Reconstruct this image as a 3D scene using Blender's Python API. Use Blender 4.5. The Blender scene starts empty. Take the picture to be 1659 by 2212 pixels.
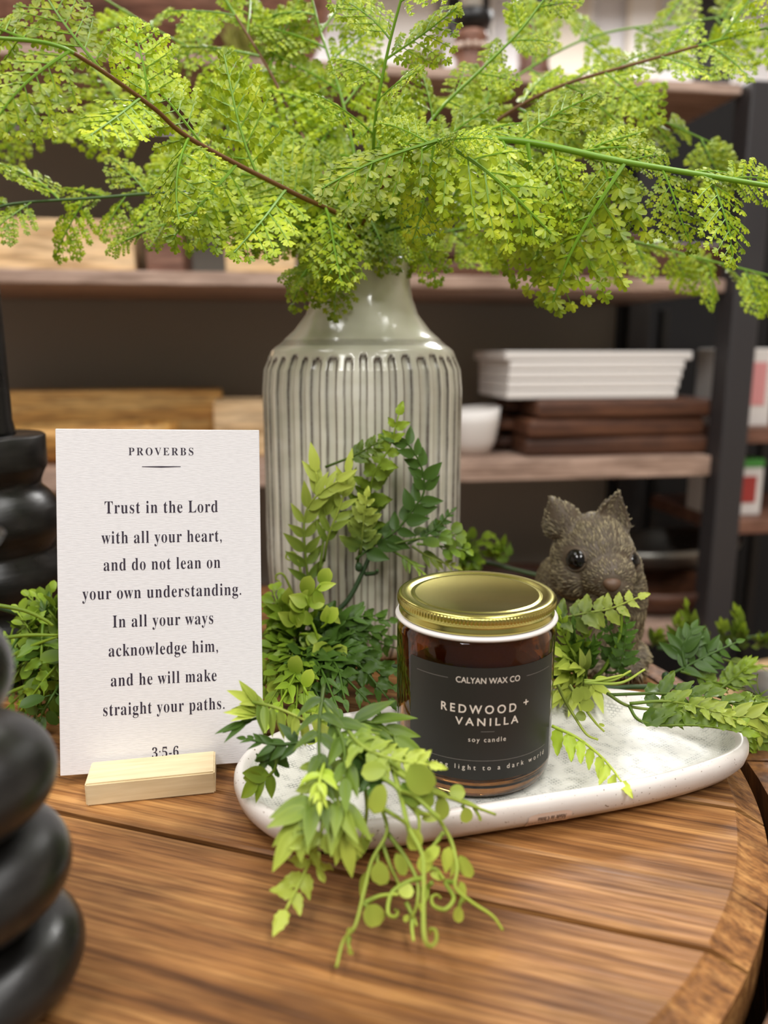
import bpy, bmesh, math, random
from math import sin, cos, tan, atan, pi, radians, sqrt, exp
from mathutils import Vector, Matrix, noise

SC = bpy.context.scene
COL = SC.collection
rnd = random.Random(11)

# ------------------------------------------------------------------ camera
PW, PH, FPX = 1659.0, 2212.0, 1700.0
PITCH = radians(11.5)
CAM = Vector((0, 0, .205))
cd = bpy.data.cameras.new('camera')
cd.sensor_fit = 'AUTO'
cd.sensor_width = 36
cd.lens = 36 * FPX / PH
cd.clip_start = .01
cd.dof.use_dof = True
cd.dof.focus_distance = .388
cd.dof.aperture_fstop = 5.5
cam = bpy.data.objects.new('camera', cd)
cam.location = CAM
cam.rotation_euler = (pi / 2 - PITCH, 0, 0)
COL.objects.link(cam)
SC.camera = cam

# ------------------------------------------------------------------ light and exposure
SC.view_settings.view_transform = 'Standard'
SC.view_settings.look = 'None'
SC.view_settings.gamma = 1
SC.view_settings.exposure = -0.16
w = bpy.data.worlds.new('shop_light')
w.use_nodes = True
w.node_tree.nodes['Background'].inputs[0].default_value = (1, .97, .93, 1)
w.node_tree.nodes['Background'].inputs[1].default_value = .26
SC.world = w
SC.cycles.use_denoising = True
SC.cycles.max_bounces = 8
SC.cycles.transparent_max_bounces = 8
SC.cycles.caustics_reflective = False
SC.cycles.caustics_refractive = False


def area(name, loc, rot, sx, sy, power, col=(1, .985, .962)):
    l = bpy.data.lights.new(name, 'AREA')
    l.shape = 'RECTANGLE'
    l.size, l.size_y, l.energy, l.color = sx, sy, power, col
    o = bpy.data.objects.new(name, l)
    o.location, o.rotation_euler = loc, rot
    COL.objects.link(o)
    return o


FLOOR, CEIL = -.9, 2.1
for k, (lx, ly, p) in enumerate([(-.9, .25, 24), (.75, .35, 27), (-.9, -1.4, 52), (.9, -1.4, 52), (-.7, 3.3, 120), (1.2, 3.3, 120)]):
    area('ceiling_lamp_light', (lx, ly, CEIL - .07), (0, 0, 0), .6, 1.1, p)


# ------------------------------------------------------------------ helpers
def ray(px, py):
    u, v = (px - PW / 2) / FPX, (PH / 2 - py) / FPX
    c, s = cos(PITCH), sin(PITCH)
    return Vector((u, c + v * s, -s + v * c))


def PZ(px, py, z=0.):
    r = ray(px, py)
    return CAM + r * ((z - CAM.z) / r.z)


def PY(px, py, Y):
    r = ray(px, py)
    return CAM + r * (Y / r.y)


def depth_of(p):
    d = Vector(p) - CAM
    return d.y * cos(PITCH) - d.z * sin(PITCH)


def lin(r, g, b):
    f = lambda c: ((c / 255) / 12.92 if c / 255 <= .04045 else ((c / 255 + .055) / 1.055) ** 2.4)
    return (f(r), f(g), f(b), 1)


def mat(name, col, rough=.5, metal=0., spec=.5, **kw):
    m = bpy.data.materials.new(name)
    m.use_nodes = True
    b = m.node_tree.nodes['Principled BSDF']
    b.inputs['Base Color'].default_value = col
    b.inputs['Roughness'].default_value = rough
    b.inputs['Metallic'].default_value = metal
    b.inputs['Specular IOR Level'].default_value = spec
    for k, v in kw.items():
        b.inputs[k.replace('_', ' ')].default_value = v
    return m


class NT:
    def __init__(s, m):
        s.t = m.node_tree
        s.b = s.t.nodes['Principled BSDF']
        s.out = s.t.nodes['Material Output']

    def n(s, kind, **kw):
        nd = s.t.nodes.new(kind)
        for k, v in kw.items():
            if hasattr(nd, k):
                setattr(nd, k, v)
            else:
                nd.inputs[k.replace('_', ' ')].default_value = v
        return nd

    def l(s, a, b):
        s.t.links.new(a, b)

    def ramp(s, fac, stops):
        r = s.t.nodes.new('ShaderNodeValToRGB')
        e = r.color_ramp.elements
        while len(e) < len(stops):
            e.new(.5)
        for i, (p, c) in enumerate(stops):
            e[i].position = p
            e[i].color = c
        s.l(fac, r.inputs[0])
        return r.outputs[0]

    def noise(s, vec, scale, detail=3, rough=.5, stretch=None):
        if stretch:
            mp = s.n('ShaderNodeMapping')
            mp.inputs['Scale'].default_value = stretch
            s.l(vec, mp.inputs[0])
            vec = mp.outputs[0]
        nz = s.t.nodes.new('ShaderNodeTexNoise')
        nz.inputs['Scale'].default_value = scale
        nz.inputs['Detail'].default_value = detail
        nz.inputs['Roughness'].default_value = rough
        s.l(vec, nz.inputs['Vector'])
        return nz.outputs['Fac']

    def bump(s, h, strength=.3, dist=.001):
        b = s.t.nodes.new('ShaderNodeBump')
        b.inputs['Strength'].default_value = strength
        b.inputs['Distance'].default_value = dist
        s.l(h, b.inputs['Height'])
        s.l(b.outputs[0], s.b.inputs['Normal'])

    def mix(s, f, a, b, mode='MIX'):
        m = s.t.nodes.new('ShaderNodeMix')
        m.data_type = 'RGBA'
        m.blend_type = mode
        for v, i in ((f, 0), (a, 6), (b, 7)):
            if hasattr(v, 'is_output'):
                s.l(v, m.inputs[i])
            else:
                m.inputs[i].default_value = v
        return m.outputs[2]

    def obj_coord(s):
        return s.n('ShaderNodeTexCoord').outputs['Object']


def link(name, me, m=None, parent=None, smooth=True):
    if isinstance(me, bmesh.types.BMesh):
        bm = me
        me = bpy.data.meshes.new(name)
        bm.to_mesh(me)
        bm.free()
    o = bpy.data.objects.new(name, me)
    COL.objects.link(o)
    if m is not None:
        for mm in (m if isinstance(m, (list, tuple)) else [m]):
            if len(me.materials) < (len(m) if isinstance(m, (list, tuple)) else 1):
                me.materials.append(mm)
    if smooth:
        me.polygons.foreach_set('use_smooth', [True] * len(me.polygons))
    if parent is not None:
        o.parent = parent
    return o


def pymesh(name, vs, fs, mats=None):
    me = bpy.data.meshes.new(name)
    me.from_pydata([tuple(v) for v in vs], [], fs)
    if mats:
        me.polygons.foreach_set('material_index', mats)
    me.update()
    return me


def tag(o, label, cat, group=None, kind=None):
    o['label'] = label
    o['category'] = cat
    if group:
        o['group'] = group
    if kind:
        o['kind'] = kind
    return o


def struct(o):
    o['kind'] = 'structure'
    return o


def empty(name, loc=(0, 0, 0), rz=0.):
    o = bpy.data.objects.new(name, None)
    o.empty_display_size = .02
    o.location = loc
    o.rotation_euler = (0, 0, rz)
    COL.objects.link(o)
    return o


def place(o, loc, rz=0., rx=0., ry=0.):
    o.location = loc
    o.rotation_euler = (rx, ry, rz)
    return o


def bm_box(bm, c, s, bevel=0., seg=2, rz=0.):
    r = bmesh.ops.create_cube(bm, size=1)
    M = Matrix.Translation(c) @ Matrix.Rotation(rz, 4, 'Z') @ Matrix.Diagonal((s[0], s[1], s[2], 1))
    bmesh.ops.transform(bm, matrix=M, verts=r['verts'])
    if bevel:
        ed = list({e for v in r['verts'] for e in v.link_edges})
        bmesh.ops.bevel(bm, geom=ed, offset=bevel, segments=seg, affect='EDGES', profile=.5)
    return bm


def box(name, c, s, m, parent=None, bevel=0., rz=0., smooth=False):
    bm = bmesh.new()
    bm_box(bm, (0, 0, 0), s, bevel)
    o = link(name, bm, m, parent, smooth)
    o.location = c
    o.rotation_euler = (0, 0, rz)
    return o


def lathe_mesh(name, prof, n=64, rfun=None, cap=True):
    """prof: list of (r, z). rfun(r, z, a) may change the radius."""
    vs, fs = [], []
    m = len(prof)
    for (r, z) in prof:
        for k in range(n):
            a = 2 * pi * k / n
            rr = rfun(r, z, a) if rfun else r
            vs.append((rr * cos(a), rr * sin(a), z))
    for i in range(m - 1):
        for k in range(n):
            k2 = (k + 1) % n
            fs.append((i * n + k, i * n + k2, (i + 1) * n + k2, (i + 1) * n + k))
    if cap:
        if prof[0][0] > 1e-6:
            fs.append(tuple(reversed(range(n))))
        if prof[-1][0] > 1e-6:
            fs.append(tuple(range((m - 1) * n, m * n)))
    return pymesh(name, vs, fs)


def lathe(name, prof, m, parent=None, n=64, loc=(0, 0, 0), rfun=None, cap=True):
    o = link(name, lathe_mesh(name, prof, n, rfun, cap), m, parent)
    o.location = loc
    return o


def catmull(pts, per=8):
    pts = [Vector(p) for p in pts]
    if len(pts) < 3:
        return [pts[0].lerp(pts[-1], i / per) for i in range(per + 1)]
    P = [pts[0] * 2 - pts[1]] + pts + [pts[-1] * 2 - pts[-2]]
    out = []
    for i in range(1, len(P) - 2):
        a, b, c, d = P[i - 1:i + 3]
        for k in range(per):
            t = k / per
            out.append(.5 * ((2 * b) + (c - a) * t + (2 * a - 5 * b + 4 * c - d) * t * t + (3 * b - a - 3 * c + d) * t ** 3))
    out.append(pts[-1])
    return out


class Poly:
    """arc-length lookup on a polyline"""
    def __init__(s, pts):
        s.p = pts
        s.d = [0.]
        for a, b in zip(pts, pts[1:]):
            s.d.append(s.d[-1] + (b - a).length)
        s.L = s.d[-1]

    def at(s, t):
        x = max(0, min(1, t)) * s.L
        for i in range(len(s.p) - 1):
            if s.d[i + 1] >= x:
                k = (x - s.d[i]) / max(1e-9, s.d[i + 1] - s.d[i])
                return s.p[i].lerp(s.p[i + 1], k), (s.p[i + 1] - s.p[i]).normalized()
        return s.p[-1], (s.p[-1] - s.p[-2]).normalized()


def tube(vs, fs, pts, rad, n=6):
    """append a tube; rad(t) or number"""
    base = len(vs)
    m = len(pts)
    up = Vector((.13, .2, 1)).normalized()
    for i, p in enumerate(pts):
        t = (pts[min(i + 1, m - 1)] - pts[max(i - 1, 0)]).normalized()
        a = t.cross(up)
        if a.length < 1e-4:
            a = t.cross(Vector((1, 0, 0)))
        a.normalize()
        b = t.cross(a)
        r = rad(i / (m - 1)) if callable(rad) else rad
        for k in range(n):
            q = 2 * pi * k / n
            vs.append(p + a * (r * cos(q)) + b * (r * sin(q)))
    for i in range(m - 1):
        for k in range(n):
            k2 = (k + 1) % n
            fs.append((base + i * n + k, base + i * n + k2, base + (i + 1) * n + k2, base + (i + 1) * n + k))
    fs.append(tuple(base + k for k in reversed(range(n))))
    fs.append(tuple(base + (m - 1) * n + k for k in range(n)))


def serif(s):
    o = ''
    for c in s:
        if 'A' <= c <= 'Z':
            o += chr(0x1D400 + ord(c) - 65)
        elif 'a' <= c <= 'z':
            o += chr(0x1D41A + ord(c) - 97)
        elif '0' <= c <= '9':
            o += chr(0x1D7CE + ord(c) - 48)
        else:
            o += c
    return o


def text_geo(s, offset=0., spacing=1.):
    """flat lettering: vertices normalised to width 1 (x 0..1), y in units of the font size, and faces"""
    c = bpy.data.curves.new('t', 'FONT')
    c.body, c.size, c.offset, c.space_character = s, 1, offset, spacing
    c.resolution_u = 4
    o = bpy.data.objects.new('t', c)
    COL.objects.link(o)
    dg = bpy.context.evaluated_depsgraph_get()
    me = bpy.data.meshes.new_from_object(o.evaluated_get(dg))
    vs = [v.co.copy() for v in me.vertices]
    fs = [tuple(p.vertices) for p in me.polygons]
    bpy.data.objects.remove(o)
    bpy.data.curves.remove(c)
    bpy.data.meshes.remove(me)
    x0, x1 = min(v.x for v in vs), max(v.x for v in vs)
    return [Vector(((v.x - x0) / (x1 - x0), v.y, 0)) for v in vs], fs, x1 - x0


# ------------------------------------------------------------------ materials
def wood(name, dark, mid, light, grain=(3, 60, 60), rough=.45, seed_var=.25, bump=.15, scale=1., stain=.5):
    m = mat(name, mid, rough)
    t = NT(m)
    oc = t.obj_coord()
    oi = t.n('ShaderNodeObjectInfo')
    add = t.n('ShaderNodeVectorMath', operation='ADD')
    mul = t.n('ShaderNodeVectorMath', operation='SCALE')
    t.l(oi.outputs['Random'], mul.inputs['Scale'])
    mul.inputs[0].default_value = (7.1, 3.3, 5.7)
    t.l(oc, add.inputs[0])
    t.l(mul.outputs[0], add.inputs[1])
    v = add.outputs[0]
    g1 = t.noise(v, scale, 6, .62, grain)
    g2 = t.noise(v, scale, 3, .5, tuple(x * 4.5 for x in grain))
    big = t.noise(v, scale * 9, 4, .6, (.55, 1.6, 1))
    c1 = t.ramp(g1, [(.3, dark), (.47, mid), (.7, light)])
    c2 = t.ramp(g2, [(.36, (.45, .4, .36, 1)), (.56, (1, 1, 1, 1))])
    c3 = t.ramp(big, [(.36, (.40, .36, .34, 1)), (.56, (1, 1, 1, 1))])
    c = t.mix(.75, c1, c2, 'MULTIPLY')
    c = t.mix(stain, c, c3, 'MULTIPLY')
    hsv = t.n('ShaderNodeHueSaturation')
    mr = t.n('ShaderNodeMapRange')
    mr.inputs['To Min'].default_value = 1 - seed_var
    mr.inputs['To Max'].default_value = 1 + seed_var
    t.l(oi.outputs['Random'], mr.inputs['Value'])
    t.l(mr.outputs[0], hsv.inputs['Value'])
    t.l(c, hsv.inputs['Color'])
    t.l(hsv.outputs[0], t.b.inputs['Base Color'])
    rr = t.ramp(g2, [(.3, (rough + .15,) * 3 + (1,)), (.7, (rough - .08,) * 3 + (1,))])
    t.l(rr, t.b.inputs['Roughness'])
    if bump:
        t.bump(g2, bump, .002)
    return m


M = {}
M['oak'] = wood('barrel_oak', lin(92, 58, 30), lin(146, 99, 54), lin(190, 141, 84), (4, 105, 105), .5, .12, .25, 1.6, .85)
M['oak'].node_tree.nodes['Principled BSDF'].inputs['Specular IOR Level'].default_value = .35
M['stave'] = wood('stave_oak', lin(70, 42, 20), lin(125, 82, 42), lin(160, 112, 62), (40, 40, 4), .55, .15, .2, 1.2)
M['steel'] = mat('hoop_steel', lin(140, 138, 132), .38, .9)
m = M['holder'] = mat('pale_pine', lin(226, 206, 166), .6)
t = NT(m)
h = t.noise(t.obj_coord(), 1, 4, .6, (30, 420, 420))
t.l(t.ramp(h, [(.3, lin(214, 192, 150)), (.65, lin(230, 211, 172))]), t.b.inputs['Base Color'])
t.bump(h, .12, .0006)
M['shelf'] = wood('weathered_shelf_board', lin(150, 124, 108), lin(182, 154, 137), lin(200, 174, 158), (2, 30, 30), .6, .05, .05, 1.5, .3)
M['walnut'] = wood('dark_walnut', lin(52, 30, 20), lin(88, 54, 36), lin(112, 72, 48), (3, 40, 40), .5, .2, .05, 1.2, .3)
M['acacia'] = wood('reddish_bowl_wood', lin(98, 62, 48), lin(138, 96, 78), lin(166, 124, 104), (3, 30, 30), .5, .1, .05, 1.5, .4)
M['honey'] = wood('honey_wood', lin(190, 130, 62), lin(228, 172, 92), lin(242, 200, 128), (3, 30, 30), .5, .12, .05, 1.2, .3)
M['birch'] = wood('pale_birch', lin(214, 174, 122), lin(236, 200, 150), lin(246, 218, 176), (3, 30, 30), .5, .08, .05, 1.2, .15)
M['post'] = mat('charcoal_post', lin(50, 48, 50), .5)
M['panel'] = mat('grey_back_panel', lin(150, 143, 132), .7)
M['darkgap'] = mat('dark_gap_fill', lin(14, 14, 15), .7)  # near black, darkness of the open gap put into the colour
M['white'] = mat('white_paint', lin(226, 222, 218), .6)
M['offwhite'] = mat('off_white_paint', lin(214, 204, 190), .6)
M['blackpaint'] = mat('black_paint', lin(18, 18, 19), .4)
M['pink'] = mat('pink_print', lin(220, 150, 150), .5)
M['red'] = mat('red_print', lin(170, 60, 55), .5)
M['green'] = mat('green_plastic', lin(80, 160, 70), .4)
M['moss'] = mat('dry_moss', lin(150, 150, 70), .9)
M['pearl'] = mat('pale_bead', lin(225, 205, 190), .4)
M['floor'] = mat('store_floor', lin(150, 128, 112), .55)
M['ceiling'] = mat('ceiling_white', lin(225, 224, 220), .8)
M['wall'] = mat('store_wall', lin(228, 226, 228), .8)
M['darkvoid'] = mat('dark_void_fill', lin(22, 21, 22), .8)  # near black, the void's darkness put into the colour
for nm, sc, st in (('floor', 3, .2), ('wall', 5, .05), ('ceiling', 20, .1)):
    t = NT(M[nm])
    b = t.noise(t.obj_coord(), sc, 4)
    base = tuple(t.b.inputs['Base Color'].default_value)
    t.l(t.mix(b, tuple(x * (1 - st) for x in base[:3]) + (1,), base), t.b.inputs['Base Color'])

# black turned wood with fine scratches
m = M['black'] = mat('black_stained_wood', lin(26, 25, 25), .42)
t = NT(m)
oc = t.obj_coord()
a = t.noise(oc, 1, 5, .6, (60, 60, 260))
b = t.noise(oc, 40, 2, .5)
t.l(t.ramp(a, [(.3, lin(10, 10, 10)), (.7, lin(28, 27, 26))]), t.b.inputs['Base Color'])
t.l(t.ramp(b, [(.35, (.26,) * 3 + (1,)), (.7, (.46,) * 3 + (1,))]), t.b.inputs['Roughness'])
t.bump(a, .35, .0006)

# ceramic of the tray
m = M['tray'] = mat('white_speckled_ceramic', lin(232, 226, 220), .32)
t = NT(m)
oc = t.obj_coord()
sp = t.noise(oc, 720, 1)
big = t.noise(oc, 22, 3)
c = t.mix(t.ramp(big, [(.35, (0, 0, 0, 1)), (.7, (1, 1, 1, 1))]), lin(212, 203, 196), lin(226, 221, 215))
c = t.mix(t.ramp(sp, [(.70, (0, 0, 0, 1)), (.76, (1, 1, 1, 1))]), c, lin(128, 108, 90))
t.l(c, t.b.inputs['Base Color'])
t.bump(t.noise(oc, 160, 2), .12, .0008)

m = M['linen'] = mat('linen_pressed_ceramic', lin(224, 223, 214), .38)
t = NT(m)
oc = t.obj_coord()
mp = t.n('ShaderNodeMapping')
mp.inputs['Rotation'].default_value = (0, 0, radians(15))
mp.inputs['Scale'].default_value = (400, 400, 400)
t.l(oc, mp.inputs[0])
br = t.n('ShaderNodeTexBrick')
br.inputs['Scale'].default_value = 1
br.inputs['Mortar Size'].default_value = .16
br.inputs['Mortar Smooth'].default_value = .5
br.inputs['Brick Width'].default_value = .9
br.inputs['Row Height'].default_value = .55
br.offset = .5
wob = t.n('ShaderNodeVectorMath', operation='ADD')
nz = t.n('ShaderNodeTexNoise')
nz.inputs['Scale'].default_value = 90
t.l(oc, nz.inputs['Vector'])
t.l(mp.outputs[0], wob.inputs[0])
wsc = t.n('ShaderNodeVectorMath', operation='SCALE')
wsc.inputs['Scale'].default_value = .55
t.l(nz.outputs['Color'], wsc.inputs[0])
t.l(wsc.outputs[0], wob.inputs[1])
t.l(wob.outputs[0], br.inputs['Vector'])
patch = t.ramp(t.noise(oc, 150, 2), [(.45, (0, 0, 0, 1)), (.68, (1, 1, 1, 1))])
f = t.mix(1, br.outputs['Fac'], patch, 'MULTIPLY')
t.l(t.mix(f, lin(222, 220, 211), lin(166, 166, 159)), t.b.inputs['Base Color'])
inv = t.n('ShaderNodeMath', operation='SUBTRACT')
inv.inputs[0].default_value = 1
t.l(br.outputs['Fac'], inv.inputs[1])
t.bump(inv.outputs[0], .35, .0005)

# vase glaze, driven by the 'glaze' attribute (1 = thin brown glaze on the flute edges)
m = M['vase'] = mat('celadon_crackle_glaze', lin(205, 203, 184), .16)
t = NT(m)
oc = t.obj_coord()
at = t.n('ShaderNodeAttribute', attribute_name='glaze')
speck = t.noise(oc, 300, 3, .7)
cloud = t.noise(oc, 1, 3, .6, (9, 9, 26))
base = t.ramp(cloud, [(.32, lin(196, 195, 174)), (.52, lin(216, 213, 195)), (.72, lin(230, 228, 215))])
f = t.n('ShaderNodeMath', operation='MULTIPLY_ADD')
t.l(speck, f.inputs[0])
f.inputs[1].default_value = .9
f.inputs[2].default_value = -.45
g = t.n('ShaderNodeMath', operation='ADD')
t.l(at.outputs['Fac'], g.inputs[0])
g2 = t.n('ShaderNodeMath', operation='MULTIPLY')
t.l(f.outputs[0], g2.inputs[0])
t.l(at.outputs['Fac'], g2.inputs[1])
t.l(g2.outputs[0], g.inputs[1])
brown = t.ramp(speck, [(.3, lin(66, 55, 51)), (.7, lin(108, 95, 87))])
t.l(t.mix(g.outputs[0], base, brown), t.b.inputs['Base Color'])
t.bump(t.noise(oc, 120, 2), .06, .001)
t.b.inputs['Coat Weight'].default_value = .5
t.b.inputs['Coat Roughness'].default_value = .05

M['gold'] = mat('brushed_gold_metal', lin(196, 188, 108), .24, 1.)
M['gasket'] = mat('white_lid_liner', lin(232, 226, 222), .45)
M['glass'] = mat('amber_glass', (.50, .21, .058, 1), .02, 0, .5, Transmission_Weight=1., IOR=1.45)
M['wax'] = mat('soy_wax', lin(214, 190, 150), .6)
M['labelblack'] = mat('charcoal_label_paper', lin(34, 32, 28), .5)
M['ink_white'] = mat('label_print_cream', lin(226, 214, 200), .5)
M['ink_grey'] = mat('label_print_grey', lin(120, 114, 108), .5)
M['ink'] = mat('card_ink', lin(44, 34, 50), .6)
m = M['paper'] = mat('cotton_card_stock', lin(232, 228, 226), .75)
t = NT(m)
h = t.noise(t.obj_coord(), 1, 3, .5, (260, 1900, 1))
t.l(t.ramp(h, [(.3, lin(219, 217, 218)), (.6, lin(228, 226, 227))]), t.b.inputs['Base Color'])
t.bump(h, .15, .0008)
M['sticker'] = mat('sticker_paper', lin(226, 204, 188), .5)
M['sticker_ink'] = mat('sticker_ink', lin(72, 56, 46), .6)
M['bunny'] = mat('resin_dark_fur', lin(84, 71, 55), .55)
M['bunny_ear'] = mat('resin_ear_inner', lin(120, 110, 88), .6)
M['eye'] = mat('glossy_black_eye', lin(14, 11, 9), .06)
M['nose'] = mat('resin_nose', lin(96, 72, 54), .5)


def tinted(name, attr, rough=.45, trans=.25, val=(0.85, 1.15)):
    m = mat(name, (.3, .4, .05, 1), rough)
    t = NT(m)
    a = t.n('ShaderNodeAttribute', attribute_name=attr)
    hsv = t.n('ShaderNodeHueSaturation')
    oi = t.n('ShaderNodeObjectInfo')
    mr = t.n('ShaderNodeMapRange')
    mr.inputs['To Min'].default_value, mr.inputs['To Max'].default_value = val
    t.l(oi.outputs['Random'], mr.inputs['Value'])
    t.l(mr.outputs[0], hsv.inputs['Value'])
    t.l(a.outputs['Color'], hsv.inputs['Color'])
    t.l(hsv.outputs[0], t.b.inputs['Base Color'])
    if trans:
        tr = t.n('ShaderNodeBsdfTranslucent')
        t.l(hsv.outputs[0], tr.inputs['Color'])
        mx = t.n('ShaderNodeMixShader')
        mx.inputs[0].default_value = trans
        t.l(t.b.outputs[0], mx.inputs[1])
        t.l(tr.outputs[0], mx.inputs[2])
        t.l(mx.outputs[0], t.out.inputs[0])
    return m


M['leaf'] = tinted('garland_leaf', 'tint', .42, .22)
M['leaf'].node_tree.nodes['Principled BSDF'].inputs['Specular IOR Level'].default_value = .3
M['fur'] = tinted('resin_fur', 'tint', .55, 0, (1, 1))


def set_tint(me, cols):
    at = me.color_attributes.new('tint', 'FLOAT_COLOR', 'POINT')
    flat = []
    for c in cols:
        flat += [c[0], c[1], c[2], 1.]
    at.data.foreach_set('color', flat)


# ------------------------------------------------------------------ the room
def room():
    def slab(name, c, s, m):
        o = box(name, c, s, m)
        struct(o)
        return o
    slab('floor', (0, 1.2, FLOOR - .05), (7, 7.4, .1), M['floor'])
    slab('ceiling', (0, 1.2, CEIL + .05), (7, 7.4, .1), M['ceiling'])
    slab('wall_back', (0, 4.85, .6), (7, .1, 3), M['wall'])
    slab('wall_left', (-3.45, 1.2, .6), (.1, 7.2, 3), M['offwhite'])
    slab('dark_void_sheet', (1.25, 2.1, -.04), (2.4, .06, 1.7), M['darkvoid'])  # added dark sheet, standing in for the dark void behind the shelving
    slab('wall_right', (3.45, 1.2, .6), (.1, 7.2, 3), M['offwhite'])


room()

# ------------------------------------------------------------------ the barrel used as a table
BC, BR, BA = Vector((-.0914, .4108, 0)), .279, radians(-17.8)


def barrel():
    root = tag(empty('barrel_table', BC, BA),
               'round oak barrel top of wide boards with sloping rims, carrying the vase, card and candle', 'barrel')
    nrm = Vector((-sin(BA), cos(BA)))
    c0 = BC.x * nrm.x + BC.y * nrm.y
    cuts = [-BR, .168 - c0, .2645 - c0, .3006 - c0, .362 - c0, .437 - c0, .497 - c0, .570 - c0, BR]
    RI, DROP, TH = .266, .0075, .03

    def outline(y0, y1, R, per=14):
        # clip of a disc between two seams, counter-clockwise
        pts = []
        a0, a1 = math.asin(max(-1, y0 / R)), math.asin(min(1, y1 / R))
        for i in range(per + 1):
            a = a0 + (a1 - a0) * i / per
            pts.append((R * cos(a), R * sin(a)))
        for i in range(per + 1):
            a = a1 + (a0 - a1) * i / per
            pts.append((-R * cos(a), R * sin(a)))
        return pts
    for i in range(len(cuts) - 1):
        g = .0009
        y0, y1 = cuts[i] + (g if i else 0), cuts[i + 1] - (g if i < len(cuts) - 2 else 0)
        # rings: bottom, side, bevel foot, bevel head, tiny seam round-over
        rings = []
        yi0 = max(y0, -RI + .0002)
        yi1 = min(y1, RI - .0002)
        e = .0012
        dz = -.0012 * (i % 2)
        rings.append([(x, y, -TH) for x, y in outline(y0, y1, BR)])
        rings.append([(x, y, -DROP) for x, y in outline(y0, y1, BR)])
        rings.append([(x, y, -.0012 + dz) for x, y in outline(yi0, yi1, RI + .0015)])
        rings.append([(x, y, dz) for x, y in outline(yi0 + e, yi1 - e, RI)])
        vs = [v for r in rings for v in r]
        n = len(rings[0])
        fs = [(k * n + j, k * n + (j + 1) % n, (k + 1) * n + (j + 1) % n, (k + 1) * n + j) for k in range(3) for j in range(n)]
        fs.append(tuple(3 * n + j for j in range(n)))
        fs.append(tuple(reversed(range(n))))
        link('plank', pymesh('plank', vs, fs), M['oak'], root, False)
    # stave ends around the head: many staves with fine joints
    bulge = lambda z: .290 + .045 * (1 - ((z + .45) / .45) ** 2)
    ns = 26
    for k in range(ns):
        a0, a1 = 2 * pi * k / ns + .0035, 2 * pi * (k + 1) / ns - .0035
        vs, fs = [], []
        zs = [-.012 + (FLOOR + .0 + .012) * j / 12 for j in range(13)]
        q = 5
        for j, z in enumerate(zs):
            for (off) in (0, .016):
                for i in range(q):
                    a = a0 + (a1 - a0) * i / (q - 1)
                    r = bulge(z) + off - .004
                    vs.append((r * cos(a), r * sin(a), z))
        row = 2 * q
        for j in range(12):
            for i in range(q - 1):
                fs.append((j * row + i, j * row + i + 1, (j + 1) * row + i + 1, (j + 1) * row + i))
                fs.append((j * row + q + i + 1, j * row + q + i, (j + 1) * row + q + i, (j + 1) * row + q + i + 1))
            fs.append((j * row, (j + 1) * row, (j + 1) * row + q, j * row + q))
            fs.append((j * row + q - 1, j * row + 2 * q - 1, (j + 1) * row + 2 * q - 1, (j + 1) * row + q - 1))
        for j in (0, 12):
            for i in range(q - 1):
                f = (j * row + i, j * row + q + i, j * row + q + i + 1, j * row + i + 1)
                fs.append(f if j == 0 else tuple(reversed(f)))
        link('stave', pymesh('stave', vs, fs), M['stave'], root, False)
    for z0, z1 in ((-.022, -.062), (-.2, -.24), (-.66, -.70)):
        prof = [(bulge(z0) + .0125, z0), (bulge(z0) + .0145, z0), (bulge(z1) + .0145, z1), (bulge(z1) + .0125, z1)]
        prof.append(prof[0])
        lathe('hoop', prof, M['steel'], root, 96, cap=False)


barrel()

# ------------------------------------------------------------------ shelving behind
SA = radians(9)
SO = Vector((0, 1.35, 0))
SD = Vector((cos(SA), sin(SA), 0))
SN = Vector((-sin(SA), cos(SA), 0))


def S(u, v, z):
    return SO + SD * u + SN * v + Vector((0, 0, z))


def SP(px, py, v=0.):
    """(u, z) where the view through a photo point meets the plane v of the shelving"""
    r = ray(px, py)
    k = ((SO + SN * v - CAM).dot(SN)) / r.dot(SN)
    p = CAM + r * k - SO
    return p.dot(SD), p.z


def shelving():
    root = tag(empty('shelving_unit', S(0, 0, FLOOR), SA),
               'tall store shelving with weathered grey-brown boards and charcoal posts behind the vase', 'shelf')
    uR = SP(1545, 900)[0]
    uL = -1.05
    levels = []
    for top, bot in ((137, 163), (592, 622), (1000, 1046)):
        zt, zb = SP(830, top)[1], SP(830, bot)[1]
        levels.append((zt, zb))
    levels.append((levels[2][0] - .325, levels[2][1] - .325))
    levels.append((FLOOR + .12, FLOOR + .08))
    for zt, zb in levels:
        bm = bmesh.new()
        bm_box(bm, ((uL + uR) / 2, .2, (zt + zb) / 2 - FLOOR), (uR - uL, .4, zt - zb), .003)
        link('shelf_board', bm, M['shelf'], root, False)
    pw = .052
    for (u, v) in ((uR + .0275, .0), (uR + .0275, .4), (uL - .0275, 0), (uL - .0275, .4)):
        bm = bmesh.new()
        bm_box(bm, (u, v, (levels[0][0] - FLOOR) / 2), (pw, .05, levels[0][0] - FLOOR), .004)
        link('post', bm, M['post'], root, False)
    u1 = SP(1325, 800, .4)[0]
    bm = bmesh.new()
    h = levels[0][1] - FLOOR - .2
    bm_box(bm, ((uL + u1) / 2, .41, .2 + h / 2), (u1 - uL, .015, h))
    link('back_panel', bm, M['panel'], root, False)
    bm = bmesh.new()
    bm_box(bm, ((u1 + uR) / 2, .43, .2 + h / 2), (uR - u1, .015, h))
    link('back_panel', bm, M['darkgap'], root, False)  # added dark sheet in place of the black gap beside the grey panel
    return levels, uL, uR


LV, UL, UR = shelving()


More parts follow.
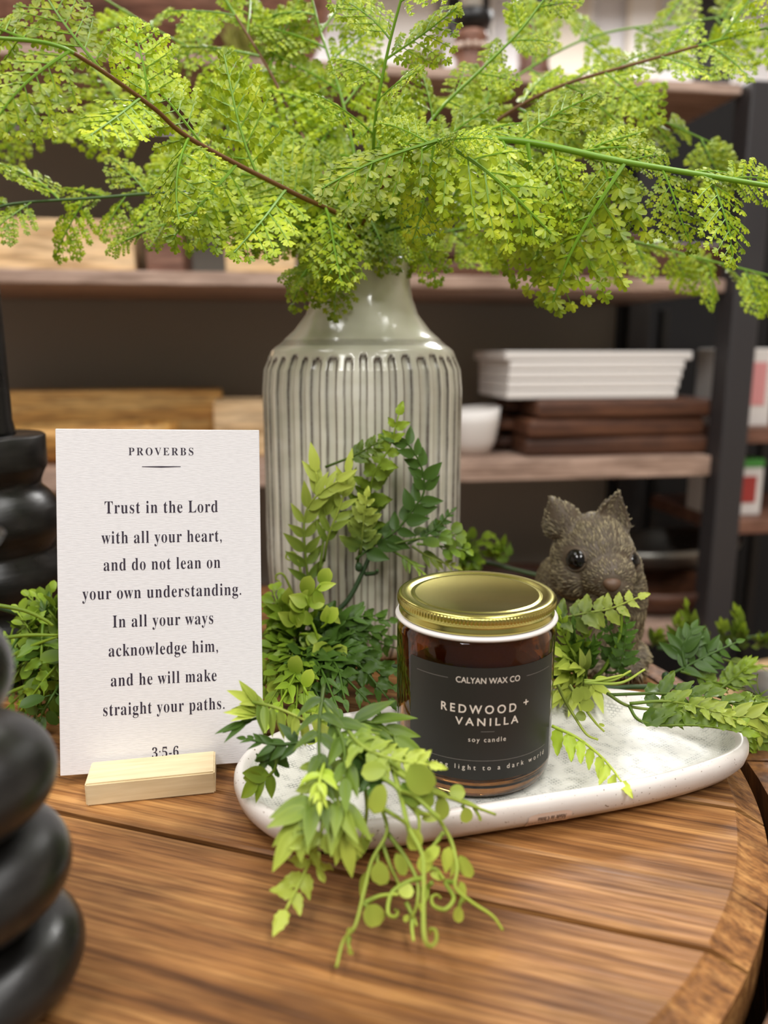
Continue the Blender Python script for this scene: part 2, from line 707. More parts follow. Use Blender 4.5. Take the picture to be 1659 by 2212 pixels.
def lump_bowl(name, L, W_, H_, m, wall=.02):
    """an oval carved bowl with rounded ends, rim up"""
    vs, fs = [], []
    n = 40
    prof = [(.35, 0), (.62, .02), (.86, .3), (.97, .7), (1, 1), (.93, .99), (.85, .7), (.7, .33), (.4, .16)]
    for (r, z) in prof:
        for k in range(n):
            a = 2 * pi * k / n
            ca, sa = cos(a), sin(a)
            p = 2.6
            q = (abs(ca) ** p + abs(sa) ** p) ** (-1 / p)
            vs.append((L / 2 * r * ca * q, W_ / 2 * r * sa * q, H_ * z * (1 + .05 * ca * r)))
    for i in range(len(prof) - 1):
        for k in range(n):
            fs.append((i * n + k, i * n + (k + 1) % n, (i + 1) * n + (k + 1) % n, (i + 1) * n + k))
    fs.append(tuple(reversed(range(n))))
    fs.append(tuple(range((len(prof) - 1) * n, len(prof) * n)))
    return link(name, pymesh(name, vs, fs), m)


def tray_box(name, s, m, lip=.012, parent=None):
    """shallow rectangular wooden tray with raised rim"""
    bm = bmesh.new()
    X, Y, Z = s
    bm_box(bm, (0, 0, lip / 2), (X - .002, Y - .002, lip), .002)
    for sx in (-1, 1):
        bm_box(bm, (sx * (X / 2 - lip / 2), 0, Z / 2), (lip, Y, Z), .003)
    for sy in (-1, 1):
        bm_box(bm, (0, sy * (Y / 2 - lip / 2), Z / 2), (X - lip, lip, Z), .003)
    return link(name, bm, m, parent, False)


def board_stack_item(name, s, m):
    bm = bmesh.new()
    bm_box(bm, (0, 0, s[2] / 2), s, min(.012, s[2] * .3), 3)
    # a carved grip slot at each end gives the board its outline
    for sx in (-1, 1):
        bm_box(bm, (sx * (s[0] / 2 + .012), 0, s[2] * .55), (.03, s[1] * .3, s[2] * .5), .004)
    return link(name, bm, m, None, False)


def on_shelf(o, px, level, v, dz=0., rz=0.):
    z = LV[level][0] + dz
    # u from the photo column at the plane v
    r = ray(px, 800)
    k = ((SO + SN * v - CAM).dot(SN)) / r.dot(SN)
    u = (CAM + r * k - SO).dot(SD)
    place(o, S(u, v, z), SA + rz)
    return o


def shelf_goods():
    # top shelf
    b = on_shelf(lump_bowl('dough_bowl', .66, .3, .17, M['acacia']), 350, 0, .17)
    tag(b, 'long carved reddish wooden dough bowl on the top shelf, upper left', 'bowl')
    for px, sz, lab in ((580, .05, 'clump of dried green moss beside the carved dough bowl'),
                        (915, .03, 'small tuft of dried moss near the wooden candle pillars')):
        vs, fs = [], []
        for k in range(160):
            a, r = rnd.uniform(0, 2 * pi), sqrt(rnd.random()) * sz
            p = Vector((r * cos(a), r * sin(a) * .6, 0))
            d = Vector((rnd.uniform(-.6, .6), rnd.uniform(-.6, .6), 1)) * sz * rnd.uniform(.5, 1.1)
            q = Vector((-d.y, d.x, 0)).normalized() * .003
            i = len(vs)
            vs += [p - q, p + q, p + d * .6 + q + Vector((rnd.uniform(-.006, .006), 0, 0)), p + d, p + d * .6 - q]
            fs.append((i, i + 1, i + 2, i + 3, i + 4))
        o = on_shelf(link('moss_clump', pymesh('moss_clump', vs, fs), M['moss']), px, 0, .02 if px < 700 else .03)
        tag(o, lab, 'moss')
    prof = [(.031, 0), (.033, .005), (.031, .012), (.0265, .02), (.0265, .06), (.028, .066), (.027, .072)]
    for px, h, lab, v in ((1003, 1., 'shorter wooden candle pillar wearing a strand of pale beads', .06), (1128, 1.25, 'taller wooden candle pillar to the right of the beaded one', .05)):
        r = on_shelf(empty('candle_pillar'), px, 0, v)
        tag(r, lab, 'candle holder', 'wooden candle pillars on the top shelf')
        lathe('pillar', [(a, z * h) for a, z in prof], M['acacia'], r, 32)
        lathe('cup', [(.012, .072 * h), (.03, .08 * h), (.037, .1 * h), (.034, .1 * h), (.02, .085 * h)], M['blackpaint'], r, 32)
        lathe('candle', [(.018, .084 * h), (.018, .19 * h), (.015, .195 * h), (.001, .196 * h)], M['offwhite'], r, 24)
    g = on_shelf(empty('bead_strand'), 1003, 0, .06)
    tag(g, 'strand of pale round beads wrapped around the shorter wooden pillar', 'bead strand')
    for k in range(16):
        a = 2 * pi * k / 16
        lathe('bead', [(.0001, -.005), (.0035, -.0036), (.005, 0), (.0035, .0036), (.0001, .005)], M['pearl'], g, 12, (.031 * cos(a), .031 * sin(a), .047))
    # beyond the shelving, bright signs on the far wall
    for k, (px, py, wd, ht, m, lab) in enumerate([
            (870, 40, .34, .5, 'white', 'large white panel sign on the far wall above the moss tuft'),
            (1010, 20, .26, .32, 'blackpaint', 'black panel on the far wall behind the wooden pillars'),
            (1215, 60, .3, .7, 'offwhite', 'cream panel on the far wall behind the right-hand fern fronds'),
            (1385, 70, .16, .7, 'white', 'narrow white panel on the far wall beside the cream one'),
            (1540, 70, .24, .75, 'post', 'charcoal panel on the far wall near the upper right corner')]):
        p = PY(px, py, 4.78)
        f = empty('wall_panel', (p.x, 4.765, p.z))
        tag(f, lab, 'panel')
        bm = bmesh.new()
        bm_box(bm, (0, 0, 0), (wd, .03, ht), .004)
        link('board', bm, M[m], f, False)
        bm = bmesh.new()
        for s in (-1, 1):
            bm_box(bm, (s * wd / 2, -.01, 0), (.02, .03, ht + .02), .003)
            bm_box(bm, (0, -.01, s * ht / 2), (wd, .03, .02), .003)
        link('frame', bm, M['white' if m != 'white' else 'offwhite'], f, False)
    # second shelf, left
    for px, s, m, v, rz, lab in ((170, (.24, .2, .085), 'birch', .17, .03, 'pale pinkish-tan wooden tray at the left of the middle shelf'),
                                 (382, (.06, .2, .075), 'acacia', .16, 0, 'small reddish-brown wooden block tray between two pale trays'),
                                 (575, (.115, .2, .08), 'birch', .14, -.05, 'pale peach wooden tray just left of the vase neck')):
        o = tray_box('wooden_tray', s, M[m])
        on_shelf(o, px, 1, v, 0, rz)
        tag(o, lab, 'tray', 'wooden trays on the middle shelf')
    # second shelf, right
    z = 0
    for k, (s, px, lab) in enumerate((((.44, .26, .03), 1110, 'lowest of the dark wooden boards stacked on the middle shelf'),
                                      ((.40, .24, .028), 1090, 'middle one of the dark boards stacked on the middle shelf'),
                                      ((.34, .22, .026), 1150, 'topmost of the dark boards stacked on the middle shelf'))):
        o = board_stack_item('serving_board', s, M['walnut'])
        on_shelf(o, px, 1, .17, z, (-.04, .05, .02)[k])
        tag(o, lab, 'board', 'dark boards stacked on the middle shelf')
        z += s[2] + .0005
    o = board_stack_item('serving_board', (.2, .24, .07), M['walnut'])
    on_shelf(o, 1430, 1, .19)
    tag(o, 'thick dark wooden board right of the stacked boards on the middle shelf', 'board')
    # third shelf, left
    o = tray_box('wooden_crate', (.44, .1, .115), M['honey'])
    on_shelf(o, 230, 2, .30, 0, .06)
    tag(o, 'long honey-coloured wooden crate at the back of the lower shelf', 'crate')
    o = lump_bowl('wooden_bowl', .34, .16, .062, M['honey'])
    on_shelf(o, 165, 2, .12)
    tag(o, 'low oval honey-coloured wooden bowl in front of the long crate', 'bowl')
    o = tray_box('wooden_crate', (.1, .14, .1), M['birch'])
    on_shelf(o, 520, 2, .2)
    tag(o, 'small pale wooden crate between the long crate and the vase', 'crate')
    # third shelf, right: three boards, a stack of white panels on them, a white bundle at their left
    z = 0
    for k, (s, px, lab) in enumerate((((.36, .24, .034), 1290, 'lowest of the three brown boards under the white panels'),
                                      ((.35, .24, .034), 1282, 'middle one of the three brown boards under the white panels'),
                                      ((.36, .25, .034), 1305, 'topmost of the three brown boards under the white panels'))):
        o = board_stack_item('serving_board', s, M['walnut'])
        on_shelf(o, px, 2, .15, z, (-.02, .03, .0)[k])
        tag(o, lab, 'board', 'brown boards stacked under the white panels')
        z += s[2] + .0005
    for k in range(5):
        bm = bmesh.new()
        L = .325 + .004 * k + (.02 if k == 4 else 0)
        bm_box(bm, (.002 * k, 0, .009), (L, .2, .0165), .003)
        bm_box(bm, (.004 * k + L / 2 - .02, 0, .0095), (.05, .15, .012), .004)
        o = link('white_board', bm, M['white'], None, False)
        on_shelf(o, 1240, 2, .14, z + .0 + .0172 * k, .008 * k - .02)
        tag(o, 'thin white painted board, %s of the white stack on the brown boards' % ('bottom one', 'second from the bottom', 'middle one', 'second from the top', 'top one')[k], 'board', 'white boards stacked on the lower shelf')
    o = lump_bowl('white_bowl', .1, .12, .085, M['white'])
    on_shelf(o, 1020, 2, .10)
    tag(o, 'rough white bowl at the right edge of the vase on the lower shelf', 'bowl')
    # bottom shelf
    for px, L, W_, H_, v, dz, lab in ((1110, .3, .2, .05, .2, 0, 'wide brown wooden bowl low behind the candle jar'),
                                      (1450, .22, .22, .055, .12, 0, 'round brown wooden bowl low to the right of the bunny'),):
        o = lump_bowl('wooden_bowl', L, W_, H_, M['walnut'])
        on_shelf(o, px, 3, v, dz)
        tag(o, lab, 'bowl')
    o = lump_bowl('metal_dish', .34, .2, .05, M['steel'])
    on_shelf(o, 1470, 3, .22, .062, .2)
    tag(o, 'shallow grey metal dish resting above the round brown bowl', 'dish')
    # another bay to the right
    r = tag(empty('side_shelf', S(UR + .24, .14, FLOOR), SA), 'second store shelf bay at the right edge with boxes on it', 'shelf')
    for z in (LV[2][0] + .04, LV[2][0] - .145):
        bm = bmesh.new()
        bm_box(bm, (0, .1, z - .015 - FLOOR), (.3, .3, .03), .003)
        link('shelf_board', bm, M['acacia'], r, False)
    for u in (-.14, .14):
        bm = bmesh.new()
        bm_box(bm, (u, .26, .6), (.02, .02, 1.2), .002)
        link('post', bm, M['blackpaint'], r, False)
    for z, lab, top in ((LV[2][0] + .04, 'white and pink printed box on the upper board of the right bay', None),
                        (LV[2][0] - .145, 'white and red box with a green lid on the lower right board', 1)):
        c = S(UR + .145, .13, z)
        b = empty('gift_box', c, SA)
        tag(b, lab, 'box')
        H_ = .155 if not top else .10
        bm = bmesh.new()
        bm_box(bm, (0, .05, H_ / 2), (.11, .1, H_), .003)
        link('carton', bm, M['white'], b, False)
        bm = bmesh.new()
        bm_box(bm, (.015, -.0005, H_ * .55), (.05, .002, H_ * .55), 0)
        link('printed_panel', bm, M['red' if top else 'pink'], b, False)
        if top:
            bm = bmesh.new()
            bm_box(bm, (0, .05, H_ + .009), (.112, .102, .018), .004)
            link('lid', bm, M['green'], b, False)
    # black hook on the post
    vs, fs = [], []
    p = S(UR + .07, -.045, LV[1][0] + .07)
    pts = catmull([p + Vector(q) for q in ((0, .02, .05), (0, -.01, .05), (0, -.015, .02), (.004, -.02, -.005), (.01, -.035, -.012), (.012, -.045, .004))], 6)
    tube(vs, fs, pts, .004, 8)
    o = link('metal_hook', pymesh('metal_hook', vs, fs), M['blackpaint'])
    tag(o, 'small black metal hook hanging by the charcoal post at the right', 'hook')
    # pale table beyond the barrel, at the right
    t_ = tag(empty('side_table', (.72, .98, FLOOR)), 'pale tan round table beyond the barrel at the right edge', 'table')
    lathe('tabletop', [(.25, .58), (.26, .585), (.26, .605), (.255, .61)], M['birch'], t_, 64)
    lathe('pedestal', [(.16, 0), (.16, .02), (.04, .06), (.03, .3), (.03, .585)], M['birch'], t_, 32)
    d = tag(empty('glass_dish', (.58, 1.06, FLOOR + .611)), 'clear shallow dish with a bright rim on the pale table', 'dish')
    lathe('bowl', [(.03, 0), (.045, .004), (.06, .02), (.064, .022), (.062, .019), (.045, .007), (.01, .005)], M['steel'], d, 40)


shelf_goods()

# lamps on the ceiling
for k, (lx, ly) in enumerate([(-.9, .25), (.75, .35), (-.9, -1.4), (.9, -1.4), (-.7, 3.3), (1.2, 3.3)]):
    r = empty('ceiling_lamp', (lx, ly, CEIL))
    tag(r, 'white rectangular ceiling lamp lighting the shop', 'lamp', 'ceiling lamps')
    bm = bmesh.new()
    for s in (-1, 1):
        bm_box(bm, (s * .325, 0, -.025), (.03, 1.2, .05), .003)
        bm_box(bm, (0, s * .585, -.025), (.62, .03, .05), .003)
    bm_box(bm, (0, 0, -.012), (.62, 1.14, .02))
    link('housing', bm, M['white'], r, False)


# ------------------------------------------------------------------ vase
VC = Vector((-.0150, .557, 0))


def vase():
    def rz(pr, y):
        z = .205 + .557 * tan(atan((1106 - y) / FPX) - PITCH)
        return pr * (.557 * cos(PITCH) + (.205 - z) * sin(PITCH)) / FPX, z
    sil = [(105, 566), (104, 590), (104.5, 615), (109, 645), (121, 680), (146, 714), (177, 742), (195, 757), (200, 768), (203, 778), (211, 798), (214, 840)]
    top = [rz(a, b) for a, b in sil]
    R = top[-1][0]
    zf = top[-4][1]            # flutes run below this height
    prof = [(.001, .0), (R * .80, 0), (R * .86, .0025), (R * .905, .008)]
    nz_ = 34
    for i in range(1, nz_):
        z = .008 + (top[-1][1] - .008) * i / nz_
        prof.append((R * (1 - .09 * max(0, 1 - z / .07) ** 2), z))
    up = []
    for a, b in zip(top[::-1], top[::-1][1:]):
        up += [a, ((a[0] + b[0]) / 2, (a[1] + b[1]) / 2)]
    up.append(top[0])
    # finer rows where the flutes start
    fl = [(p[0], p[1]) for p in up if p[1] < zf]
    prof += up
    prof += [(top[0][0] - .0012, top[0][1] + .0016), (top[0][0] - .004, top[0][1] + .001), (top[0][0] - .005, top[0][1] - .01), (top[0][0] - .005, top[0][1] - .05),
             (top[-1][0] - .008, .16), (top[-1][0] - .009, .02), (.001, .012)]
    prof2 = [prof[0]]
    for a, b in zip(prof, prof[1:]):     # refine near the flute tops
        if abs(a[1] - zf) < .014 and abs(b[1] - a[1]) > .0012 and a[0] > .05 and b[0] > .05:
            k = max(1, int(abs(b[1] - a[1]) / .0011))
            for i in range(1, k):
                prof2.append((a[0] + (b[0] - a[0]) * i / k, a[1] + (b[1] - a[1]) * i / k))
        prof2.append(b)
    prof = prof2
    NF = 42
    rr = random.Random(4)
    edges = [0.]
    for k in range(NF):
        edges.append(edges[-1] + rr.uniform(.78, 1.25))
    edges = [e / edges[-1] * 2 * pi for e in edges]
    wd = [rr.uniform(.52, .72) for k in range(NF)]
    toff = [rr.uniform(-.0015, .0015) for k in range(NF)]
    per = 14
    angs = []
    for k in range(NF):
        for j in range(per):
            angs.append((edges[k] + (edges[k + 1] - edges[k]) * j / per, k, j / per))
    n = len(angs)
    vs, gl = [], []
    outer_end = len(prof) - 7
    for i, (r, z) in enumerate(prof):
        for (a, k, s) in angs:
            g, d = 0., 0.
            if 1 < i < outer_end:
                wob = .03 * noise.noise(Vector((k * 3.1, z * 40, 1)))
                x = (s - .5 - wob) / (wd[k] / 2)          # -1..1 inside the groove
                t_ = zf + toff[k] - z                     # distance below the flute top
                wq = (edges[k + 1] - edges[k]) * R * wd[k] / 2
                inside = abs(x) < 1 and t_ > 0
                if inside and t_ < wq:                    # rounded upper end
                    x2 = sqrt(x * x + (1 - t_ / wq) ** 2)
                    inside = x2 < 1
                    x = x2
                if inside:
                    d = -.0021 * (1 - abs(x) ** 2.6)
                    g = 1.15 * exp(-((abs(x) - .84) / .21) ** 2) + .06
                    g += .75 * exp(-(t_ / .004) ** 2)
                    nn = noise.noise(Vector((k * 7.7, z * 30, 4)))
                    g *= .8 + .5 * nn
                    g += .3 * max(0, noise.noise(Vector((k * 2.3, z * 12, 9))))
                elif t_ > 0 and abs(x) < 1.15:
                    g = .25
                elif -.006 < t_ < 0:
                    g = .03
                if abs(z - (zf + .0085)) < .0017:
                    g = max(g, .38)
                    d -= .0004
            q = r + d
            vs.append((q * cos(a), q * sin(a), z))
            gl.append(max(0, min(1, g)))
    fs = []
    m = len(prof)
    for i in range(m - 1):
        for k in range(n):
            fs.append((i * n + k, i * n + (k + 1) % n, (i + 1) * n + (k + 1) % n, (i + 1) * n + k))
    me = pymesh('ceramic_vase', vs, fs)
    at = me.attributes.new('glaze', 'FLOAT', 'POINT')
    at.data.foreach_set('value', gl)
    o = link('ceramic_vase', me, M['vase'])
    o.location = VC
    o.rotation_euler = (0, 0, .4)
    tag(o, 'tall pale green glazed ceramic vase with brown vertical flutes, holding the fern', 'vase')
    return top[0][1]


VTOP = vase()

# ------------------------------------------------------------------ card in its holder
def card():
    W_, H_ = .0968, .1671
    yaw, lean, roll = .1975, .1952, -.0259
    dx = Vector((cos(yaw), sin(yaw), 0))
    n0 = Vector((-sin(yaw), cos(yaw), 0))
    up = Vector((0, 0, 1)) * cos(lean) + n0 * sin(lean)
    a = dx * cos(roll) + up * sin(roll)
    b = -dx * sin(roll) + up * cos(roll)
    nn = a.cross(b)      # towards the back? right x up = towards viewer
    BL = Vector((-.1557, .3455, .005))
    Mx = Matrix((a, b, nn)).transposed().to_4x4()
    Mx.translation = BL
    root = empty('scripture_card')
    root.matrix_world = Mx
    tag(root, 'white printed verse card with serif lettering, standing in a pale wood holder', 'card')
    bm = bmesh.new()
    bm_box(bm, (W_ / 2, H_ / 2, -.0008), (W_, H_, .0016), .0003, 1)
    link('card_stock', bm, M['paper'], root, False)
    lines = [('PROVERBS', .076, .318, .0165 / .7, -.006, 1.35), ('Trust in the Lord', .2456, .555, .0265 / .7, -.0055, 1.1), ('with all your heart,', .333, .59, .0265 / .7, -.0055, 1.1),
             ('and do not lean on', .412, .573, .0265 / .7, -.0055, 1.1), ('your own understanding.', .4945, .78, .0265 / .7, -.0055, 1.1),
             ('In all your ways', .578, .494, .0265 / .7, -.0055, 1.1), ('acknowledge him,', .662, .537, .0265 / .7, -.0055, 1.1),
             ('and he will make', .749, .52, .0265 / .7, -.0055, 1.1), ('straight your paths.', .834, .596, .0265 / .7, -.0055, 1.1), ('3:5-6', .966, .13, .022 / .7, -.0055, 1.1)]
    vs, fs = [], []
    for s, fr, wf, size, off, sp in lines:
        g, f, _ = text_geo(serif(s), off, sp)
        i = len(vs)
        wx = wf * W_
        sy = size * H_ * 1.5
        x0 = W_ * .506 - wx / 2
        vs += [(x0 + v.x * wx, H_ * (1 - fr) + v.y * sy * .92, .00012) for v in g]
        fs += [tuple(i + q for q in p) for p in f]
    i = len(vs)
    y = H_ * (1 - .1105)
    x0, x1 = W_ * (.506 - .095), W_ * (.506 + .095)
    vs += [(x0, y, .00012), (W_ * .506, y - .0003, .00012), (x1, y, .00012), (x1, y + .0003, .00012), (W_ * .506, y + .0004, .00012), (x0, y + .0003, .00012)]
    fs.append(tuple(range(i, i + 6)))
    link('lettering', pymesh('lettering', vs, fs), M['ink'], root, False)

    # holder block with a sloping slot, in front of and behind the card
    fl, fr_ = PZ(186, 1743, 0), PZ(466, 1714, 0)
    d = (fr_ - fl)
    d.z = 0
    L = d.length
    d.normalize()
    nb = Vector((-d.y, d.x, 0))
    hh = .0112
    M2 = Matrix((d, nb, Vector((0, 0, 1)))).transposed().to_4x4()
    M2.translation = fl
    # cross section (depth, height), slot leaning with the card
    dep = (BL - fl).dot(nb)
    s0 = dep + .0002
    k = tan(lean)
    prof = [(0, 0), (.036, 0), (.036, hh), (s0 + .0030 + (hh - .004) * k, hh), (s0 + .0030, .004), (s0 - .0018, .004), (s0 - .0014 + (hh - .004) * k - .0006, hh), (0, hh)]
    bm = bmesh.new()
    va = [bm.verts.new((0, p[0], p[1])) for p in prof]
    vb = [bm.verts.new((L, p[0], p[1])) for p in prof]
    n = len(prof)
    for i in range(n):
        bm.faces.new((va[i], va[(i + 1) % n], vb[(i + 1) % n], vb[i]))
    bm.faces.new(list(reversed(va)))
    bm.faces.new(vb)
    bmesh.ops.recalc_face_normals(bm, faces=bm.faces)
    bmesh.ops.bevel(bm, geom=[e for e in bm.edges if e.calc_length() > .02 or e.verts[0].co.y < .001 and e.verts[1].co.y < .001], offset=.0007, segments=2, affect='EDGES')
    o = link('card_holder', bm, M['holder'], None, False)
    o.matrix_world = M2
    tag(o, 'small pale unfinished wood block holding the verse card upright', 'card holder')


card()

# ------------------------------------------------------------------ tray
CREST = [(-0.0709, 0.3319), (-0.0641, 0.3123), (-0.054, 0.2971), (-0.0412, 0.2872), (-0.0258, 0.2834), (-0.0055, 0.2859), (0.0231, 0.2941), (0.0531, 0.3026), (0.0843, 0.3098), (0.1171, 0.318), (0.152, 0.3332), (0.1686, 0.3417), (0.1813, 0.3538), (0.1851, 0.3672), (0.1799, 0.3892), (0.16, 0.4094), (0.1376, 0.4206), (0.1118, 0.4231), (0.071, 0.4174), (0.0308, 0.4058), (0.0051, 0.3976), (-0.0267, 0.3854), (-0.0453, 0.3769), (-0.0602, 0.3643), (-0.0694, 0.3447)]


def tray():
    P = [Vector((x, y, 0)) for x, y in CREST]
    n0 = len(P)
    for _ in range(2):
        P = [(P[i - 1] + P[i] * 2 + P[(i + 1) % n0]) / 4 for i in range(n0)]
    loop = []
    for i in range(n0):
        a, b, c, d = P[i - 1], P[i], P[(i + 1) % n0], P[(i + 2) % n0]
        for k in range(8):
            t = k / 8
            loop.append(.5 * ((2 * b) + (c - a) * t + (2 * a - 5 * b + 4 * c - d) * t * t + (3 * b - a - 3 * c + d) * t ** 3))
    n = len(loop)
    cen = sum(loop, Vector()) / n
    nor = []
    for i in range(n):
        t = (loop[(i + 1) % n] - loop[i - 1]).normalized()
        nor.append(Vector((t.y, -t.x, 0)))
    Z = .0182
    prof = [(-.011, .0), (-.0085, .0006), (-.003, .0035), (.0005, .008), (.0018, .0125), (.0016, .0156), (.0004, Z - .0007), (-.0014, Z), (-.0032, Z - .0008), (-.0046, Z - .003), (-.007, .0112), (-.011, .0078), (-.016, .0064), (-.02, .006)]
    outer, inner = prof[:10], prof[9:]

    def ring(d, z, i):
        w_ = 1 + .05 * noise.noise(loop[i] * 30)
        return loop[i] + nor[i] * d * w_ + Vector((0, 0, z + (.0006 * noise.noise(loop[i] * 22 + Vector((5, 0, 0))) if z > .01 else 0)))

    def build(pr, capfirst, caplast):
        vs = [ring(d, z, i) for d, z in pr for i in range(n)]
        fs = [(k * n + i, k * n + (i + 1) % n, (k + 1) * n + (i + 1) % n, (k + 1) * n + i) for k in range(len(pr) - 1) for i in range(n)]
        if capfirst:
            fs.append(tuple(reversed(range(n))))
        if caplast:
            fs.append(tuple((len(pr) - 1) * n + i for i in range(n)))
        return vs, fs
    root = tag(empty('serving_tray', cen), 'long white speckled ceramic tray under the candle jar, tapering to the right', 'tray')

    def part(name, vf, m):
        o = link(name, pymesh(name, [v - cen for v in vf[0]], vf[1]), m, root)
        return o
    part('tray_rim', build(outer, True, False), M['tray'])
    part('tray_bed', build(inner, False, True), M['linen'])
    # price sticker on the front wall
    i0 = min(range(n), key=lambda i: (loop[i] - PZ(1142, 1755, .012)).length)
    i1 = min(range(n), key=lambda i: (loop[i] - PZ(1243, 1745, .012)).length)
    if i1 < i0:
        i0, i1 = i1, i0

    def surf(s, q):
        x = i0 + (i1 - i0) * s
        i, k = int(x), x - int(x)
        z = .0026 + .0090 * q
        for (d0, z0), (d1, z1) in zip(outer, outer[1:]):
            if z0 <= z <= z1:
                d = d0 + (d1 - d0) * (z - z0) / (z1 - z0)
                break
        a, b = ring(d, z, i % n), ring(d, z, (i + 1) % n)
        nn = nor[i % n] * .9 + Vector((0, 0, -.3))
        return a.lerp(b, k), nn.normalized()
    nu, nv = 16, 6
    vs, fs = [], []
    for v in range(nv + 1):
        for u in range(nu + 1):
            s, q = u / nu, v / nv
            ex = (abs(s - .5) * 2) ** 6
            p, nn = surf(s, .5 + (q - .5) * (1 - .3 * ex))
            vs.append(p + nn * .0003 - cen)
    fs = [(v * (nu + 1) + u, v * (nu + 1) + u + 1, (v + 1) * (nu + 1) + u + 1, (v + 1) * (nu + 1) + u) for v in range(nv) for u in range(nu)]
    st = link('price_sticker', pymesh('price_sticker', vs, fs), M['sticker'], root)
    st['label'] = 'upside-down beige sticker reading Made in China'
    vs, fs = [], []
    g, f, _ = text_geo(serif('Made in China'), -.004)
    for v in g:
        p, nn = surf(.88 - v.x * .66, .78 - v.y * .42)
        vs.append(p + nn * .00045 - cen)
    fs += f
    x = .04
    while x < .9:                                    # barcode strokes under the words
        w_ = rnd.choice((.012, .02, .03))
        i = len(vs)
        for (s, q) in ((x, .02), (x + w_, .02), (x + w_, .42), (x, .42)):
            p, nn = surf(s, q)
            vs.append(p + nn * .00045 - cen)
        fs.append((i, i + 1, i + 2, i + 3))
        x += w_ + rnd.choice((.012, .022, .03))
    link('sticker_print', pymesh('sticker_print', vs, fs), M['sticker_ink'], st, False)


tray()

# ------------------------------------------------------------------ candle jar
JC = Vector((0.0452, .357, .0062))


